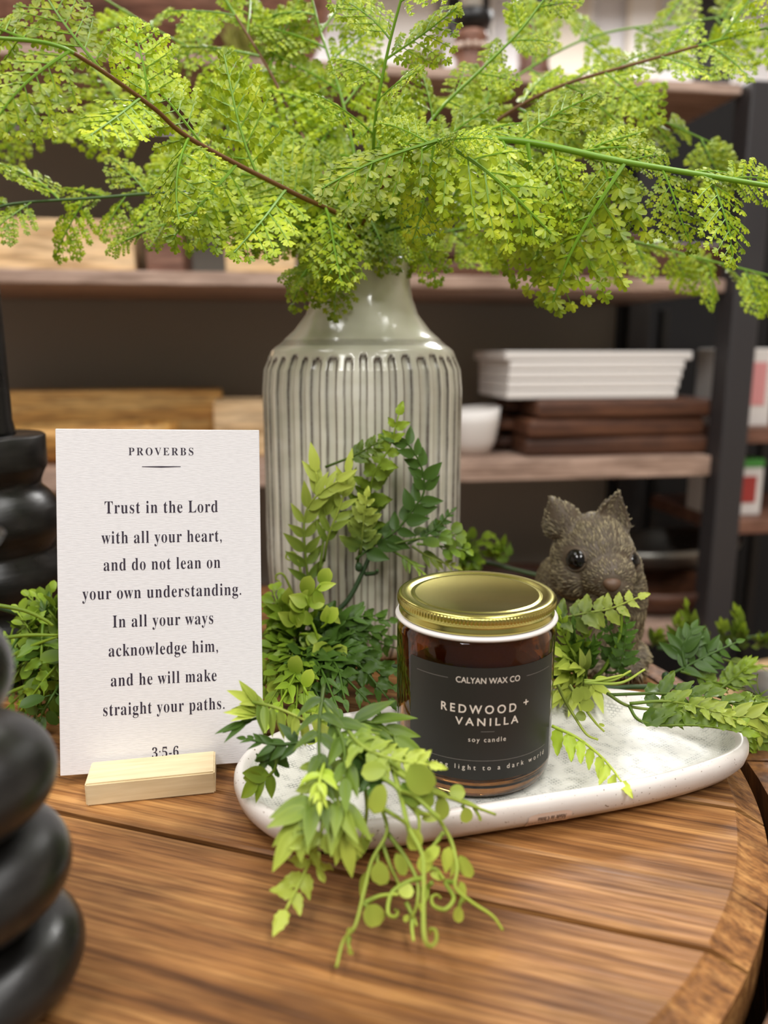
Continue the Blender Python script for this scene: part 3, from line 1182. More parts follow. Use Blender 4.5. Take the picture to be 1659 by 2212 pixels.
def jar():
    JCx = (1028 - PW / 2) / FPX * .374
    root = empty('candle_jar', (JCx, .357, .0064))
    tag(root, 'amber glass candle jar with gold lid and black paper label, standing on the white tray', 'candle')
    R = .0374
    glass = [(.0001, .0), (.028, 0), (.0325, .0006), (.0352, .0025), (.0368, .006), (R, .011), (R, .071), (.0369, .0735), (.0352, .0755), (.0345, .077), (.0325, .077),
             (.0326, .075), (.0342, .0725), (.0348, .07), (.0348, .012), (.034, .008), (.031, .0055), (.0001, .005)]
    lathe('glass_jar', glass, M['glass'], root, 96)
    wax = [(.0001, .0058), (.030, .0060), (.0332, .0082), (.0344, .0125), (.0344, .050), (.0335, .0505), (.0001, .0505)]
    lathe('wax', wax, M['wax'], root, 72)
    zr = .0768
    lathe('lid_liner', [(.033, zr - .0005), (.0378, zr - .0003), (.0383, zr + .0006), (.0378, zr + .0014), (.0358, zr + .0016), (.033, zr + .0014), (.033, zr - .0005)], M['gasket'], root, 96, cap=False)
    # the lid: plain skirt with a rolled bead, knurled band, rim, sunken panel
    z0 = zr + .0017
    zt = .0876
    skirt = [(.0345, z0), (.0362, z0 + .0001), (.0366, z0 + .0008), (.0366, z0 + .0016), (.0359, z0 + .0026), (.0359, z0 + .0034), (.0364, z0 + .0042)]
    top = [(.0371, zt - .0008), (.0364, zt), (.0350, zt + .0001), (.0322, zt + .0001), (.0312, zt - .0006), (.0303, zt - .0006), (.0296, zt - .0001), (.0288, zt - .0004), (.0001, zt - .0004)]
    lid = lathe('lid', skirt + [(.0366, z0 + .0046)] + [(.0366, zt - .0015)] + top, M['gold'], root, 128)
    n = 140
    lathe('knurled_band', [(.0364, z0 + .0044), (.0370, z0 + .0048), (.0374, z0 + .0056), (.0374, zt - .0018), (.0371, zt - .0008), (.0362, zt - .0007)], M['gold'], lid, n * 4,
          rfun=lambda r, z, a: r - (.00042 * (.5 - .5 * cos(n * a)) if r > .0368 and z < zt - .001 else 0), cap=False)
    # paper label wrapped on the glass
    RL = R + .00025
    ca = radians(-97 + 9.8)
    half = radians(59.7)
    zb, zu = .0118, .0648
    nu = 60

    def wrap(s, z, off=0.):       # s: arc length from the label centre, to the right
        a = ca + s / RL
        return Vector(((RL + off) * cos(a), (RL + off) * sin(a), z))
    vs, fs = [], []
    for z in (zb, zb + .0008, zu - .0008, zu):
        for i in range(nu + 1):
            e = .0 if zb < z < zu else .0006
            vs.append(wrap((half * RL - e) * (i / nu * 2 - 1), z))
    fs = [(r * (nu + 1) + i, r * (nu + 1) + i + 1, (r + 1) * (nu + 1) + i + 1, (r + 1) * (nu + 1) + i) for r in range(3) for i in range(nu)]
    lab = link('paper_label', pymesh('paper_label', vs, fs), M['labelblack'], root)

    sub = empty
    base = {'w': ([], []), 'g': ([], [])}

    def put(s, z, width, cap, off=0., sp=1., ink='w', cx=0.):
        g, f, _ = text_geo(s, off, sp)
        vs, fs = base[ink]
        i = len(vs)
        k = cap / .70
        for v in g:
            vs.append(wrap(cx + (v.x - .5) * width, z + v.y * k, .00015))
        fs += [tuple(i + q for q in p) for p in f]

    def rule(s0, s1, z, th=.00022, ink='g'):
        vs, fs = base[ink]
        i = len(vs)
        m_ = 24
        for q in range(m_ + 1):
            s = s0 + (s1 - s0) * q / m_
            vs += [wrap(s, z - th / 2, .00015), wrap(s, z + th / 2, .00015)]
        fs += [(i + 2 * q, i + 2 * q + 2, i + 2 * q + 3, i + 2 * q + 1) for q in range(m_)]
    put('CALYAN WAX CO', .0577, .0288, .0027, .004)
    put('REDWOOD', .0437, .0340, .0039, .012, 1.45, cx=-.0040)
    put('+', .0450, .0028, .0036, .012, cx=.0182)
    put('VANILLA', .0380, .0287, .0036, .012, 1.45, cx=.0)
    put('soy candle', .0303, .0168, .0022, .002, 1.35)
    put('bringing light to a dark world', .0168, .0670, .0023, 0, 1.7, cx=-.0010)
    rule(-.0345, -.0180, .0592)
    rule(.0180, .0345, .0592)
    rule(-.003, .003, .0352)
    rule(-.0335, .0335, .0212)
    (v1, f1), (v2, f2) = base['w'], base['g']
    me = pymesh('label_lettering', v1 + v2, f1 + [tuple(len(v1) + q for q in p) for p in f2], [0] * len(f1) + [1] * len(f2))
    link('label_lettering', me, [M['ink_white'], M['ink_grey']], lab, False)


jar()


# ------------------------------------------------------------------ black candlesticks
def candlesticks():
    # tall one at the back left
    Y = .52
    p = PY(-18, 1300, Y)
    z = lambda py: PY(0, py, Y).z
    k = Y / FPX
    root = tag(empty('tall_candlestick', (p.x, Y, 0)), 'tall black wooden candlestick with stepped base, behind the verse card', 'candlestick')
    zc = z(940)
    lathe('base', [(.046, 0), (.05, .004), (.05, z(1340)), (.047, z(1318)), (.044, z(1300)), (.05, z(1268)), (.0535, z(1240)), (.051, z(1212)), (.0455, z(1190)), (.0445, z(1180)),
                   (.050, z(1150)), (.052, z(1120)), (.049, z(1090)), (.043, z(1066)), (.0385, z(1052)), (.0385, z(1040)), (.0405, z(1024)), (.0425, z(1012)), (.0432, z(1005)), (.0435, zc - .001), (.0425, zc), (.01, zc + .0002)],
          M['black'], root, 72)
    lathe('stem', [(.0255, zc - .001), (.025, zc + .003), (.0238, zc + .01), (.0236, .3), (.0236, .40), (.026, .405), (.026, .415), (.024, .42), (.024, .46), (.045, .47), (.045, .475), (.02, .476)], M['black'], root, 48)
    # bead-turned one in the near left corner
    bx = -.1350
    root = tag(empty('beaded_candlestick', (bx, .215, 0)), 'black candlestick turned as a column of flattened balls, near left corner', 'candlestick')
    balls = [(.0162, .0384, .0168), (.0470, .0366, .0178), (.0785, .0346, .0180), (.1125, .0248, .0190)]
    for i, (zc, r, h) in enumerate(balls):
        prof = []
        for q in range(25):
            a = -pi / 2 + pi * q / 24
            prof.append((max(.0001, r * abs(cos(a)) ** .78), zc + h * sin(a) * (1 if i else .95)))
        lathe('turned_ball', prof, M['black'], root, 72)
    lathe('neck', [(.018, .126), (.016, .14), (.0155, .148)], M['black'], root, 40)
    lathe('drip_cup', [(.012, .1475), (.024, .150), (.026, .153), (.024, .153), (.012, .151), (.0001, .151)], M['black'], root, 40)


candlesticks()


# ------------------------------------------------------------------ bunny figurine
def bunny():
    Yb = .492
    sc_ = Yb * cos(PITCH) / FPX   # metres per photo pixel there

    def at(px, py, dy=0.):
        return PY(px, py, Yb + dy)
    base_p = at(1290, 1476)
    root = empty('bunny_figurine', (base_p.x, Yb, 0))
    tag(root, 'brown resin rabbit figurine with carved fur sitting behind the tray', 'figurine')
    org = Vector((base_p.x, Yb, 0))
    bm = bmesh.new()

    def ell(c, r, rot=(0, 0, 0)):
        q = bmesh.ops.create_icosphere(bm, subdivisions=4, radius=1)
        Mm = Matrix.Translation(Vector(c) - org) @ Matrix.Rotation(rot[2], 4, 'Z') @ Matrix.Rotation(rot[1], 4, 'Y') @ Matrix.Rotation(rot[0], 4, 'X') @ Matrix.Diagonal((*r, 1))
        bmesh.ops.transform(bm, matrix=Mm, verts=q['verts'])
    hd = at(1283, 1212)
    zH = hd.z
    # head: skull, forehead, muzzle, cheeks
    ell(at(1280, 1205, .004), (.0265, .028, .026))
    ell(at(1282, 1180, .004), (.0205, .022, .022))
    ell(at(1245, 1240, -.002), (.0165, .018, .016))
    ell(at(1340, 1232, .002), (.0130, .017, .0165))
    ell(at(1312, 1242, -.017), (.0165, .016, .0145))
    ell(at(1322, 1262, -.022), (.0120, .0125, .0095))
    ell(at(1308, 1285, -.016), (.0125, .011, .008))
    # body: shoulders, chest, haunches
    ell(at(1265, 1300, .016), (.026, .030, .026))
    ell(at(1212, 1275, .030), (.017, .03, .024))
    ell(Vector((org.x - .004, Yb + .022, .036)), (.031, .034, .036))
    ell(Vector((org.x - .008, Yb + .036, .028)), (.034, .034, .028))
    ell(Vector((org.x + .012, Yb + .002, .045)), (.017, .018, .032))
    # forelegs and feet
    for fx in (1290, 1348):
        p = at(fx, 1420, -.008)
        ell(Vector((p.x, Yb - .006, .024)), (.0082, .009, .026))
        ell(Vector((p.x + .001, Yb - .016, .0065)), (.0085, .014, .0065))
    for sx in (-.032, .024):
        ell(Vector((org.x + sx, Yb + .014, .007)), (.0105, .026, .007))
        ell(Vector((org.x + sx, Yb + .034, .02)), (.013, .024, .02))

    # ears as cupped leaves
    def ear(b0, b1, tip, dep, wmax, cup):
        vs = []
        B0, B1, T = at(*b0), at(*b1), at(*tip)
        nrow, ncol = 9, 7
        mid0 = (B0 + B1) / 2
        ax = T - mid0
        wdir = (B1 - B0)
        rows = []
        for i in range(nrow):
            t = i / (nrow - 1)
            wq = (1 - t) ** .72 * (1 + .42 * sin(pi * t)) + .04
            row = []
            for j in range(ncol):
                s = j / (ncol - 1) * 2 - 1
                y = cup * (s * s - .5) * (1 - t * .6)
                row.append(mid0 + ax * t + wdir * (.5 * s * wq + .0) + Vector((0, y + dep * t, 0)))
            rows.append(row)
        th = Vector((0, .0042, 0))
        A = [[bm.verts.new(p - org) for p in r] for r in rows]
        Bk = [[bm.verts.new(p + th * (1 - .5 * i / nrow) - org) for p in r] for i, r in enumerate(rows)]
        for i in range(nrow - 1):
            for j in range(ncol - 1):
                bm.faces.new((A[i][j], A[i][j + 1], A[i + 1][j + 1], A[i + 1][j]))
                bm.faces.new((Bk[i][j + 1], Bk[i][j], Bk[i + 1][j], Bk[i + 1][j + 1]))
            bm.faces.new((A[i + 1][0], Bk[i + 1][0], Bk[i][0], A[i][0]))
            bm.faces.new((A[i][-1], Bk[i][-1], Bk[i + 1][-1], A[i + 1][-1]))
        for j in range(ncol - 1):
            bm.faces.new((A[0][j + 1], A[0][j], Bk[0][j], Bk[0][j + 1]))
            bm.faces.new((A[-1][j], A[-1][j + 1], Bk[-1][j + 1], Bk[-1][j]))
    ear((1196, 1168), (1262, 1130), (1191, 1076), .004, 1, .008)
    ear((1288, 1128), (1352, 1160), (1342, 1066), .004, 1, -.007)
    o = link('tmp_body', bm, None, None, True)
    md = o.modifiers.new('r', 'REMESH')
    md.mode = 'VOXEL'
    md.voxel_size = .0009
    s_ = o.modifiers.new('s', 'SMOOTH')
    s_.factor, s_.iterations = .5, 6
    dg = bpy.context.evaluated_depsgraph_get()
    me = bpy.data.meshes.new_from_object(o.evaluated_get(dg))
    bpy.data.objects.remove(o)
    me.name = 'body'
    # eye sockets
    eyes = [(at(1243, 1208, -.021), .0072), (at(1368, 1212, -.003), .0066)]
    nose = at(1324, 1266, -.034)
    inv = [(c - org, r) for c, r in eyes]
    body = link('body', me, M['bunny'], root)

    # nearest body surface for the eyes: seat them in the head
    me.update()
    from mathutils.bvhtree import BVHTree
    tree = BVHTree.FromPolygons([v.co.copy() for v in me.vertices], [tuple(p.vertices) for p in me.polygons])

    def surf(px, py):
        r = ray(px, py).normalized()
        h = tree.ray_cast(CAM - org, r)
        return h[0], h[1]
    eye_c = []
    for (px, py, r, push) in ((1243, 1209, .0076, .0036), (1368, 1213, .0064, .0024)):
        loc, nn, _, _ = (*surf(px, py), 0, 0)
        if loc is None:
            loc, nn, _, _ = tree.find_nearest(at(px, py, -.01) - org)
        c = loc - nn * push
        eye_c.append((loc, r))
        for nm, rr, mm, off in (('eye', r, 'eye', 0.),):
            b2 = bmesh.new()
            bmesh.ops.create_uvsphere(b2, u_segments=28, v_segments=18, radius=rr)
            e = link(nm, b2, M[mm], root)
            e.location = c
            q = nn.to_track_quat('Z', 'Y')
        # lid ring around the eye
        vs, fs = [], []
        a1 = nn.orthogonal().normalized()
        a2 = nn.cross(a1)
        rr = sqrt(max(1e-9, r * r - push * push)) * 1.03
        ring = [loc + (a1 * cos(t) + a2 * sin(t)) * rr for t in [2 * pi * i / 28 for i in range(29)]]
        ring = [tree.find_nearest(p)[0] + nn * .0003 for p in ring]
        tube(vs, fs, ring, .0011, 6)
        link('eyelid', pymesh('eyelid', vs, fs), M['bunny'], root)
    nl, nn = surf(1322, 1263)
    if nl is None:
        nl, nn = nose - org, Vector((0, -1, 0))
    b2 = bmesh.new()
    bmesh.ops.create_uvsphere(b2, u_segments=24, v_segments=14, radius=1)
    for v in b2.verts:
        v.co.x *= (.55 + .45 * (v.co.z * .5 + .5)) * .0068
        v.co.y *= .0042
        v.co.z *= .0043
    e = link('nose', b2, M['nose'], root)
    e.location = nl - nn * .0012
    # carved fur: short curved ridges combed away from the nose
    vs, fs, cols = [], [], []
    rr = random.Random(5)
    polys = me.polygons
    cum, tot = [], 0
    front = []
    for p in polys:
        c = p.center
        wp = c + org
        toc = (CAM - wp).normalized()
        if p.normal.dot(toc) < -.35:
            continue
        if c.z < .004:
            continue
        tot += p.area
        cum.append(tot)
        front.append(p)
    import bisect
    nloc = nl
    hz = zH
    for _ in range(11000):
        p = front[min(len(front) - 1, bisect.bisect(cum, rr.random() * tot))]
        c, nr = p.center.copy(), p.normal.copy()
        if any((c - q).length < r * 1.12 for q, r in eye_c) or (c - nloc).length < .0058:
            continue
        is_head = c.z > hz - .028
        if is_head:
            fl = (c - nloc)
            fl += Vector((0, .012, .0))
            if c.z > hz + .03:
                fl = Vector((fl.x * .2, .01, .03))       # up the ears
        else:
            fl = Vector((0.2 * (c.x), .25, -1))
        jt = .12 if c.z > hz + .026 else .33
        fl = fl.normalized() + Vector((rr.uniform(-jt, jt), rr.uniform(-jt, jt), rr.uniform(-jt, jt)))
        fl = (fl - nr * fl.dot(nr))
        if fl.length < .05:
            continue
        fl.normalize()
        sd = nr.cross(fl)
        ear_zone = c.z > hz + .026
        if ear_zone and rr.random() < .45:
            continue
        L = rr.uniform(.0026, .0048) * (.62 if ear_zone else 1 if is_head else 1.5)
        dn = (c - nloc).length
        if dn < .015:
            L *= .6
        wd = rr.uniform(.00024, .00042)
        bend = rr.uniform(-.25, .25)
        i = len(vs)
        hi = rr.random() ** 2.3
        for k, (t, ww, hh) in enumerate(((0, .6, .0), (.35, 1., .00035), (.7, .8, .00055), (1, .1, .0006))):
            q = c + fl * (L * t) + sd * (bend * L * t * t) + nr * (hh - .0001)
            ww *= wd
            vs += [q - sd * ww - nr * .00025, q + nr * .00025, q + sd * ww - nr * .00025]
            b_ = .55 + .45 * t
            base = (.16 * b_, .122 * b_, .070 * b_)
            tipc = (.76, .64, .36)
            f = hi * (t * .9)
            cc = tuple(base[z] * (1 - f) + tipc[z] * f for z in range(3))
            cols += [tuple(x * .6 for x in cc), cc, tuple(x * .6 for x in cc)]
        for k in range(3):
            a = i + 3 * k
            fs += [(a, a + 1, a + 4, a + 3), (a + 1, a + 2, a + 5, a + 4)]
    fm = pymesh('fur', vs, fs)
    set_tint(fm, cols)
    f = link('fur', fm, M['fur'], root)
    f['kind'] = 'stuff'


bunny()


# ------------------------------------------------------------------ garland of artificial greenery
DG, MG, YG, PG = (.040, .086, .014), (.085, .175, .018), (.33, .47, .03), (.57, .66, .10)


def mixc(a, b, t):
    t = max(0, min(1, t))
    return tuple(x + (y - x) * t for x, y in zip(a, b))


class Green:
    """collects stems and leaves of one sprig"""
    def __init__(s):
        s.v, s.f, s.c = [], [], []

    def stem(s, pts, r0, r1, c0, c1, n=6):
        i = len(s.v)
        tube(s.v, s.f, pts, lambda t: r0 + (r1 - r0) * t, n)
        m = len(pts)
        for k in range(m):
            s.c += [mixc(c0, c1, k / (m - 1))] * n
        assert len(s.v) == len(s.c)

    def leaf(s, p, d, nrm, L, wr, c0, c1, kind='fern', fold=.25, curl=.2, ph=0.):
        d = d.normalized()
        nrm = nrm - d * nrm.dot(d)
        if nrm.length < 1e-4:
            nrm = d.orthogonal()
        nrm.normalize()
        sd = nrm.cross(d)
        i = len(s.v)
        rows = 9 if kind == 'fern' else 8
        for k in range(rows):
            t = k / (rows - 1)
            if kind == 'round':
                w_ = sqrt(max(0, 1 - (2 * t - 1) ** 2)) * (1 + .15 * (t - .5))
                w_ = max(w_, .05)
            elif kind == 'lance':
                w_ = (sin(pi * min(1, t ** .75)) ** .9) * (1 - .25 * t) + .03
            else:
                w_ = (sin(pi * t ** .72) ** .75) * (1.05 - .35 * t) + .04
            ser = 1.
            if kind == 'fern':
                ser = 1 + (.13 if k % 2 else -.07)
            W_ = L * wr / 2 * w_
            x = L * t
            bend = -curl * L * t * t
            wv = (.07 * L * sin(t * 9 + ph) if kind == 'fern' else 0)
            for j, q in enumerate((-1, -.55, 0, .55, 1)):
                ww = W_ * q * (ser if abs(q) == 1 else 1)
                h = bend + abs(q) * W_ * fold + (wv * q if abs(q) == 1 else 0) - (.015 * L if q == 0 else 0)
                s.v.append(p + d * x + sd * ww + nrm * h)
                edge = 1 if abs(q) == 1 else 0
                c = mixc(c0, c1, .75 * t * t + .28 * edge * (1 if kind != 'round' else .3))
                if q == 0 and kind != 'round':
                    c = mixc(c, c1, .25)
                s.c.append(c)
        for k in range(rows - 1):
            for j in range(4):
                a = i + k * 5 + j
                s.f.append((a, a + 1, a + 6, a + 5))

    def build(s, name, parent):
        me = pymesh(name, [v - parent.location for v in s.v], s.f)
        set_tint(me, s.c)
        return link(name, me, M['leaf'], parent)


def to_cam(p):
    return (CAM - p).normalized()


def sprig(parent, path, kind='fern', n=8, size=.010, wr=.5, c0=DG, c1=YG, t0=.12, sides=(-1, 1), ang=62, grad=.6, r=.0009, droop=0., face=.7, curl=.2, taper=.55, name='sprig', seed=None, tipleaf=True, up=.5):
    """path: 3D points; leaves set in pairs from t0 to the tip; colours run from c0 at the root to c1 at the tip"""
    q = random.Random(seed if seed is not None else int(abs(path[0].x * 1e5 + path[-1].z * 1e6 + n)))
    pts = catmull(path, 7)
    po = Poly(pts)
    G = Green()
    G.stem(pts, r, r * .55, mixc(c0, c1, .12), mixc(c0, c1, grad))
    for k in range(n):
        t = t0 + (.985 - t0) * (k + .3) / n
        for sgn in sides:
            tt = min(.99, t + (.25 / n if sgn > 0 and len(sides) > 1 and kind == 'round' else 0) + q.uniform(-.1, .1) / n)
            p, T = po.at(tt)
            nv = (to_cam(p) * face + Vector((0, 0, 1)) * up + Vector((q.uniform(-.45, .45), q.uniform(-.4, .4), q.uniform(-.45, .45))))
            nv = nv - T * nv.dot(T)
            nv.normalize()
            S_ = T.cross(nv) * sgn
            a = radians(ang + q.uniform(-12, 12) - 18 * t)
            d = T * cos(a) + S_ * sin(a) + Vector((0, 0, -droop)) + nv * q.uniform(-.2, .3)
            sz = size * (1 - taper * t ** 1.5) * q.uniform(.85, 1.15)
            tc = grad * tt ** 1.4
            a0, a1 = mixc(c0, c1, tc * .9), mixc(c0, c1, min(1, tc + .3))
            p2 = p
            if kind == 'round':
                p2 = p + d.normalized() * sz * .35
                G.stem([p, p + d.normalized() * sz * .18, p2], r * .5, r * .4, a0, a0, 5)
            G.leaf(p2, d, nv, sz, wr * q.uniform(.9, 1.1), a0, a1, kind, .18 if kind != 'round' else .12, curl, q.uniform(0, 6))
    if tipleaf:
        p, T = po.at(1)
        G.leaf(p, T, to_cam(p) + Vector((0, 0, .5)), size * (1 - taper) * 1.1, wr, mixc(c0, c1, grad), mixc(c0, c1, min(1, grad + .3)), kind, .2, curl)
    return G.build(name, parent)


def zp(*pts):
    return [PZ(x, y, z) for x, y, z in pts]


def yp(*pts):
    return [PY(x, y, z) for x, y, z in pts]


def tendril(parent, lists, leaves=(), c0=MG, c1=PG, r=.0009, name='tendril'):
    """lists: 3D paths; leaves: (px, py, z, angle on the photo in degrees, length px, width ratio, kind, yellow)"""
    G = Green()
    for pth in lists:
        pts = catmull(pth, 7)
        G.stem(pts, r, r * .6, mixc(c0, c1, .35), mixc(c0, c1, .75), 6)
    for (px, py, z, an, L, wr, kind, ye) in leaves:
        p = PZ(px, py, z)
        dpt = depth_of(p)
        a = radians(an)
        pz = PZ(px + cos(a) * 30, py + sin(a) * 30, z)
        cu = to_cam(p)
        ex = Vector((1, 0, 0))
        ez = cu.cross(ex) * -1
        ez = Vector((0, sin(PITCH), cos(PITCH)))
        d = ex * cos(a) - ez * sin(a)
        nv = cu + Vector((rnd.uniform(-.4, .4), 0, rnd.uniform(0, .5)))
        LL = L * dpt / FPX
        G.leaf(p - d * LL * .5, d, nv, LL, wr, mixc(c0, c1, ye), mixc(c0, c1, min(1, ye + .25)), kind, .14, .12, rnd.uniform(0, 6))
    return G.build(name, parent)


def garland():
    root = empty('greenery_garland', PY(660, 1390, .455))
    tag(root, 'artificial greenery garland winding around the vase base and spilling over the tray front', 'garland')
    # ---- vines
    G = Green()
    vy = (.09, .045, .02)
    G.stem(catmull(yp((-40, 1300, .43), (60, 1330, .43), (120, 1350, .43), (300, 1420, .44), (520, 1420, .45), (650, 1390, .455), (720, 1420, .45), (850, 1440, .44), (1000, 1450, .435), (1150, 1455, .435), (1262, 1472, .435), (1310, 1486, .43), (1376, 1484, .432), (1500, 1488, .435), (1600, 1520, .43)), 8), .0019, .0015, (.035, .075, .025), (.05, .1, .03), 8)
    G.stem(catmull(yp((650, 1390, .455), (690, 1352, .458), (750, 1298, .465), (786, 1230, .47), (801, 1194, .472)), 8), .0019, .0013, (.04, .08, .03), (.045, .085, .03), 8)
    G.stem(catmull(yp((790, 1240, .468), (812, 1238, .462), (815, 1232, .455)), 5), .0014, .0009, (.04, .08, .03), (.05, .1, .03), 8)
    G.stem(catmull(yp((650, 1390, .455), (665, 1440, .43), (690, 1500, .40), (715, 1580, .36), (720, 1650, .33)), 8), .0016, .0011, (.04, .08, .03), (.06, .12, .03), 8)
    G.build('vine', root)
    # little wired nodes where sprigs leave the vine
    for (px, py, Y, rr) in ((1262, 1472, .435, .0026), (1298, 1484, .43, .0026), (1438, 1462, .432, .0024), (640, 1392, .453, .0026), (775, 1225, .468, .0024)):
        p = PY(px, py, Y)
        lathe('vine_node', [(.0005, -.003), (rr * .85, -.0018), (rr, 0), (rr * .85, .0018), (.0005, .003)], M['leaf'], root, 12, p - root.location)
        me = root.children[-1].data
        set_tint(me, [(.04, .08, .03)] * len(me.vertices))
    # ---- sprigs standing in front of the vase
    F = .468
    sprig(root, yp((671, 1306, F), (658, 1175, F), (660, 1110, F), (685, 1070, F - .003), (728, 1040, F - .006)), 'lance', 8, .0185, .40, MG, PG, .15, ang=50, grad=.85, curl=.15, taper=.3, face=1.)
    sprig(root, yp((700, 1212, F + .005), (710, 1157, F), (739, 1081, F), (750, 1024, F)), 'lance', 6, .016, .34, MG, PG, .2, ang=42, grad=.95, taper=.1, face=1.)
    sprig(root, yp((690, 1240, F), (702, 1120, F + .003), (690, 1060, F), (683, 1020, F)), 'lance', 3, .0165, .40, MG, PG, .55, ang=30, grad=.9, taper=.0, face=1.)
    sprig(root, yp((768, 1208, F), (812, 1175, F), (859, 1143, F), (895, 1096, F), (916, 1060, F), (909, 1005, F), (880, 958, F), (862, 950, F)), 'lance', 12, .0150, .56, DG, MG, .06, ang=58, grad=.5, taper=.2, face=1.)
    sprig(root, yp((772, 1219, F + .004), (797, 1081, F + .004), (808, 1024, F), (841, 966, F), (861, 897, F)), 'fern', 10, .0160, .62, DG, YG, .16, ang=70, grad=.9, taper=.5, face=1.)
    sprig(root, yp((703, 1009, F + .004), (765, 984, F + .002), (815, 956, F)), 'fern', 4, .012, .55, DG, YG, .5, ang=60, grad=.3, face=1.)
    sprig(root, yp((779, 1197, F), (786, 1121, F - .004), (792, 1074, F - .005)), 'fern', 6, .0140, .6, DG, PG, .1, ang=62, grad=.7, face=1.)
    sprig(root, yp((837, 1179, F), (895, 1165, F), (985, 1154, F + .004)), 'round', 4, .0145, .8, DG, YG, .35, ang=55, grad=.35)
    sprig(root, yp((840, 1185, F), (880, 1210, F), (912, 1236, F - .01)), 'lance', 4, .011, .3, DG, YG, .3, ang=40, grad=.5)
    sprig(root, yp((890, 1180, F), (930, 1205, F), (985, 1225, F + .004)), 'lance', 5, .0115, .42, DG, PG, .2, ang=40, grad=.7)
    sprig(root, yp((880, 1175, F), (930, 1150, F + .002), (975, 1106, F + .004)), 'fern', 5, .009, .5, DG, MG, .25, ang=55, grad=.5)
    sprig(root, yp((900, 1175, F), (950, 1180, F), (1010, 1190, F + .006)), 'round', 4, .010, .7, MG, YG, .3, ang=50, grad=.5)
    for (a, b, c) in (((655, 1260), (640, 1200), (622, 1195)), ((640, 1300), (615, 1245), (600, 1240))):
        pts = [a, b, c, (c[0] - 4, c[1] + 10), (c[0] + 5, c[1] + 16)]
        tendril(root, [yp(*[(x, y, F) for x, y in pts])])
    # ---- mass between card and jar
    q = random.Random(21)
    node = (650, 1392)
    tg = [(590, 1275, 'round'), (600, 1330, 'round'), (585, 1370, 'round'), (610, 1420, 'round'), (575, 1450, 'round'), (640, 1310, 'lance'), (620, 1480, 'round'),
          (590, 1500, 'round'), (640, 1530, 'round'), (700, 1330, 'round'), (780, 1370, 'fern'), (840, 1340, 'fern'), (855, 1400, 'fern'), (830, 1440, 'fern'),
          (850, 1480, 'fern'), (770, 1490, 'fern'), (720, 1480, 'fern'), (800, 1420, 'lance'), (845, 1375, 'lance'), (690, 1450, 'lance'), (745, 1440, 'round'),
          (575, 1310, 'lance'), (660, 1490, 'lance'), (800, 1520, 'fern'), (730, 1530, 'lance'), (605, 1290, 'lance'),
          (565, 1345, 'lance'), (562, 1400, 'round'), (568, 1480, 'round'), (575, 1530, 'lance'), (610, 1540, 'round'), (585, 1555, 'lance'), (625, 1390, 'round'), (600, 1450, 'lance'), (640, 1450, 'round'),
          (660, 1530, 'fern'), (690, 1510, 'fern'), (760, 1340, 'fern'), (810, 1330, 'lance'), (750, 1410, 'fern'), (790, 1460, 'fern'), (850, 1450, 'fern'), (745, 1510, 'lance'), (840, 1510, 'fern')]
    for (tx, ty, kind) in tg:
        Y = .455 - max(0, ty - 1390) * .00055
        mid = ((node[0] + tx) / 2 + q.uniform(-25, 25), (node[1] + ty) / 2 - 22)
        Ym = (.455 + Y) / 2
        yel = tx < 690
        c0, c1 = (MG, YG) if yel else (DG, MG)
        if kind == 'round':
            sprig(root, yp((node[0], node[1], .455), (*mid, Ym - .008), (tx, ty, Y)), 'round', 5, .0120, .72, c0, c1, .25, ang=55, grad=.7, face=1.)
        elif kind == 'lance':
            sprig(root, yp((node[0], node[1], .455), (*mid, Ym - .012), (tx, ty, Y - .004)), 'lance', 5, .0165, .42, c0, c1, .25, ang=45, grad=.8, face=1.)
        else:
            sprig(root, yp((node[0] + 20, node[1] + 10, .455), (*mid, Ym - .01), (tx, ty, Y)), 'fern', 5, .0180, .52, c0, c1, .2, ang=58, grad=.6, face=1.)
    # pale curling runners threaded through the mass on its left
    for k in range(13):
        x0, y0 = q.uniform(590, 690), q.uniform(1290, 1540)
        x1, y1 = x0 + q.uniform(-70, 60), y0 + q.uniform(-30, 60)
        Y = .452 - max(0, y0 - 1390) * .00055
        x1 = max(566, x1)
        pth = [yp((x0, y0, Y), ((x0 + x1) / 2 + q.uniform(-15, 15), (y0 + y1) / 2 - q.uniform(5, 25), Y - .014), (x1, y1, Y - .016), (x1 - q.uniform(4, 14), y1 + 12, Y - .014))]
        po = pth[0][2]
        pq = pth[0][1]
        G = Green()
        G.stem(catmull(pth[0], 7), .0009, .0006, mixc(MG, YG, .6), YG)
        for (c, an) in ((pq, q.uniform(0, 6)), (po, q.uniform(0, 6)), (po, q.uniform(0, 6))):
            d = Vector((cos(an), -.2, sin(an)))
            G.leaf(c, d, to_cam(c) + Vector((q.uniform(-.4, .4), 0, q.uniform(0, .5))), q.uniform(.009, .0135), q.uniform(.5, .85), mixc(MG, YG, q.uniform(.4, .9)), PG, q.choice(('round', 'round', 'lance')), .15, .15)
        G.build('tendril', root)
    # ---- cascade over the tray
    sprig(root, zp((735, 1560, .045), (700, 1690, .042), (695, 1790, .036), (660, 1880, .016), (618, 1965, .008)), 'fern', 10, .0135, .56, MG, PG, .3, ang=68, grad=1., taper=.35, curl=.1, face=1., r=.0012)
    sprig(root, zp((535, 1514, .058), (600, 1530, .058), (672, 1562, .052)), 'lance', 7, .0125, .34, MG, PG, .15, sides=(1,), ang=70, grad=1., droop=.2, taper=.1, curl=.05, face=1., up=0)
    sprig(root, zp((600, 1545, .052), (572, 1530, .054), (546, 1516, .058)), 'lance', 3, .0125, .4, MG, PG, .5, ang=35, grad=.8, taper=.1)
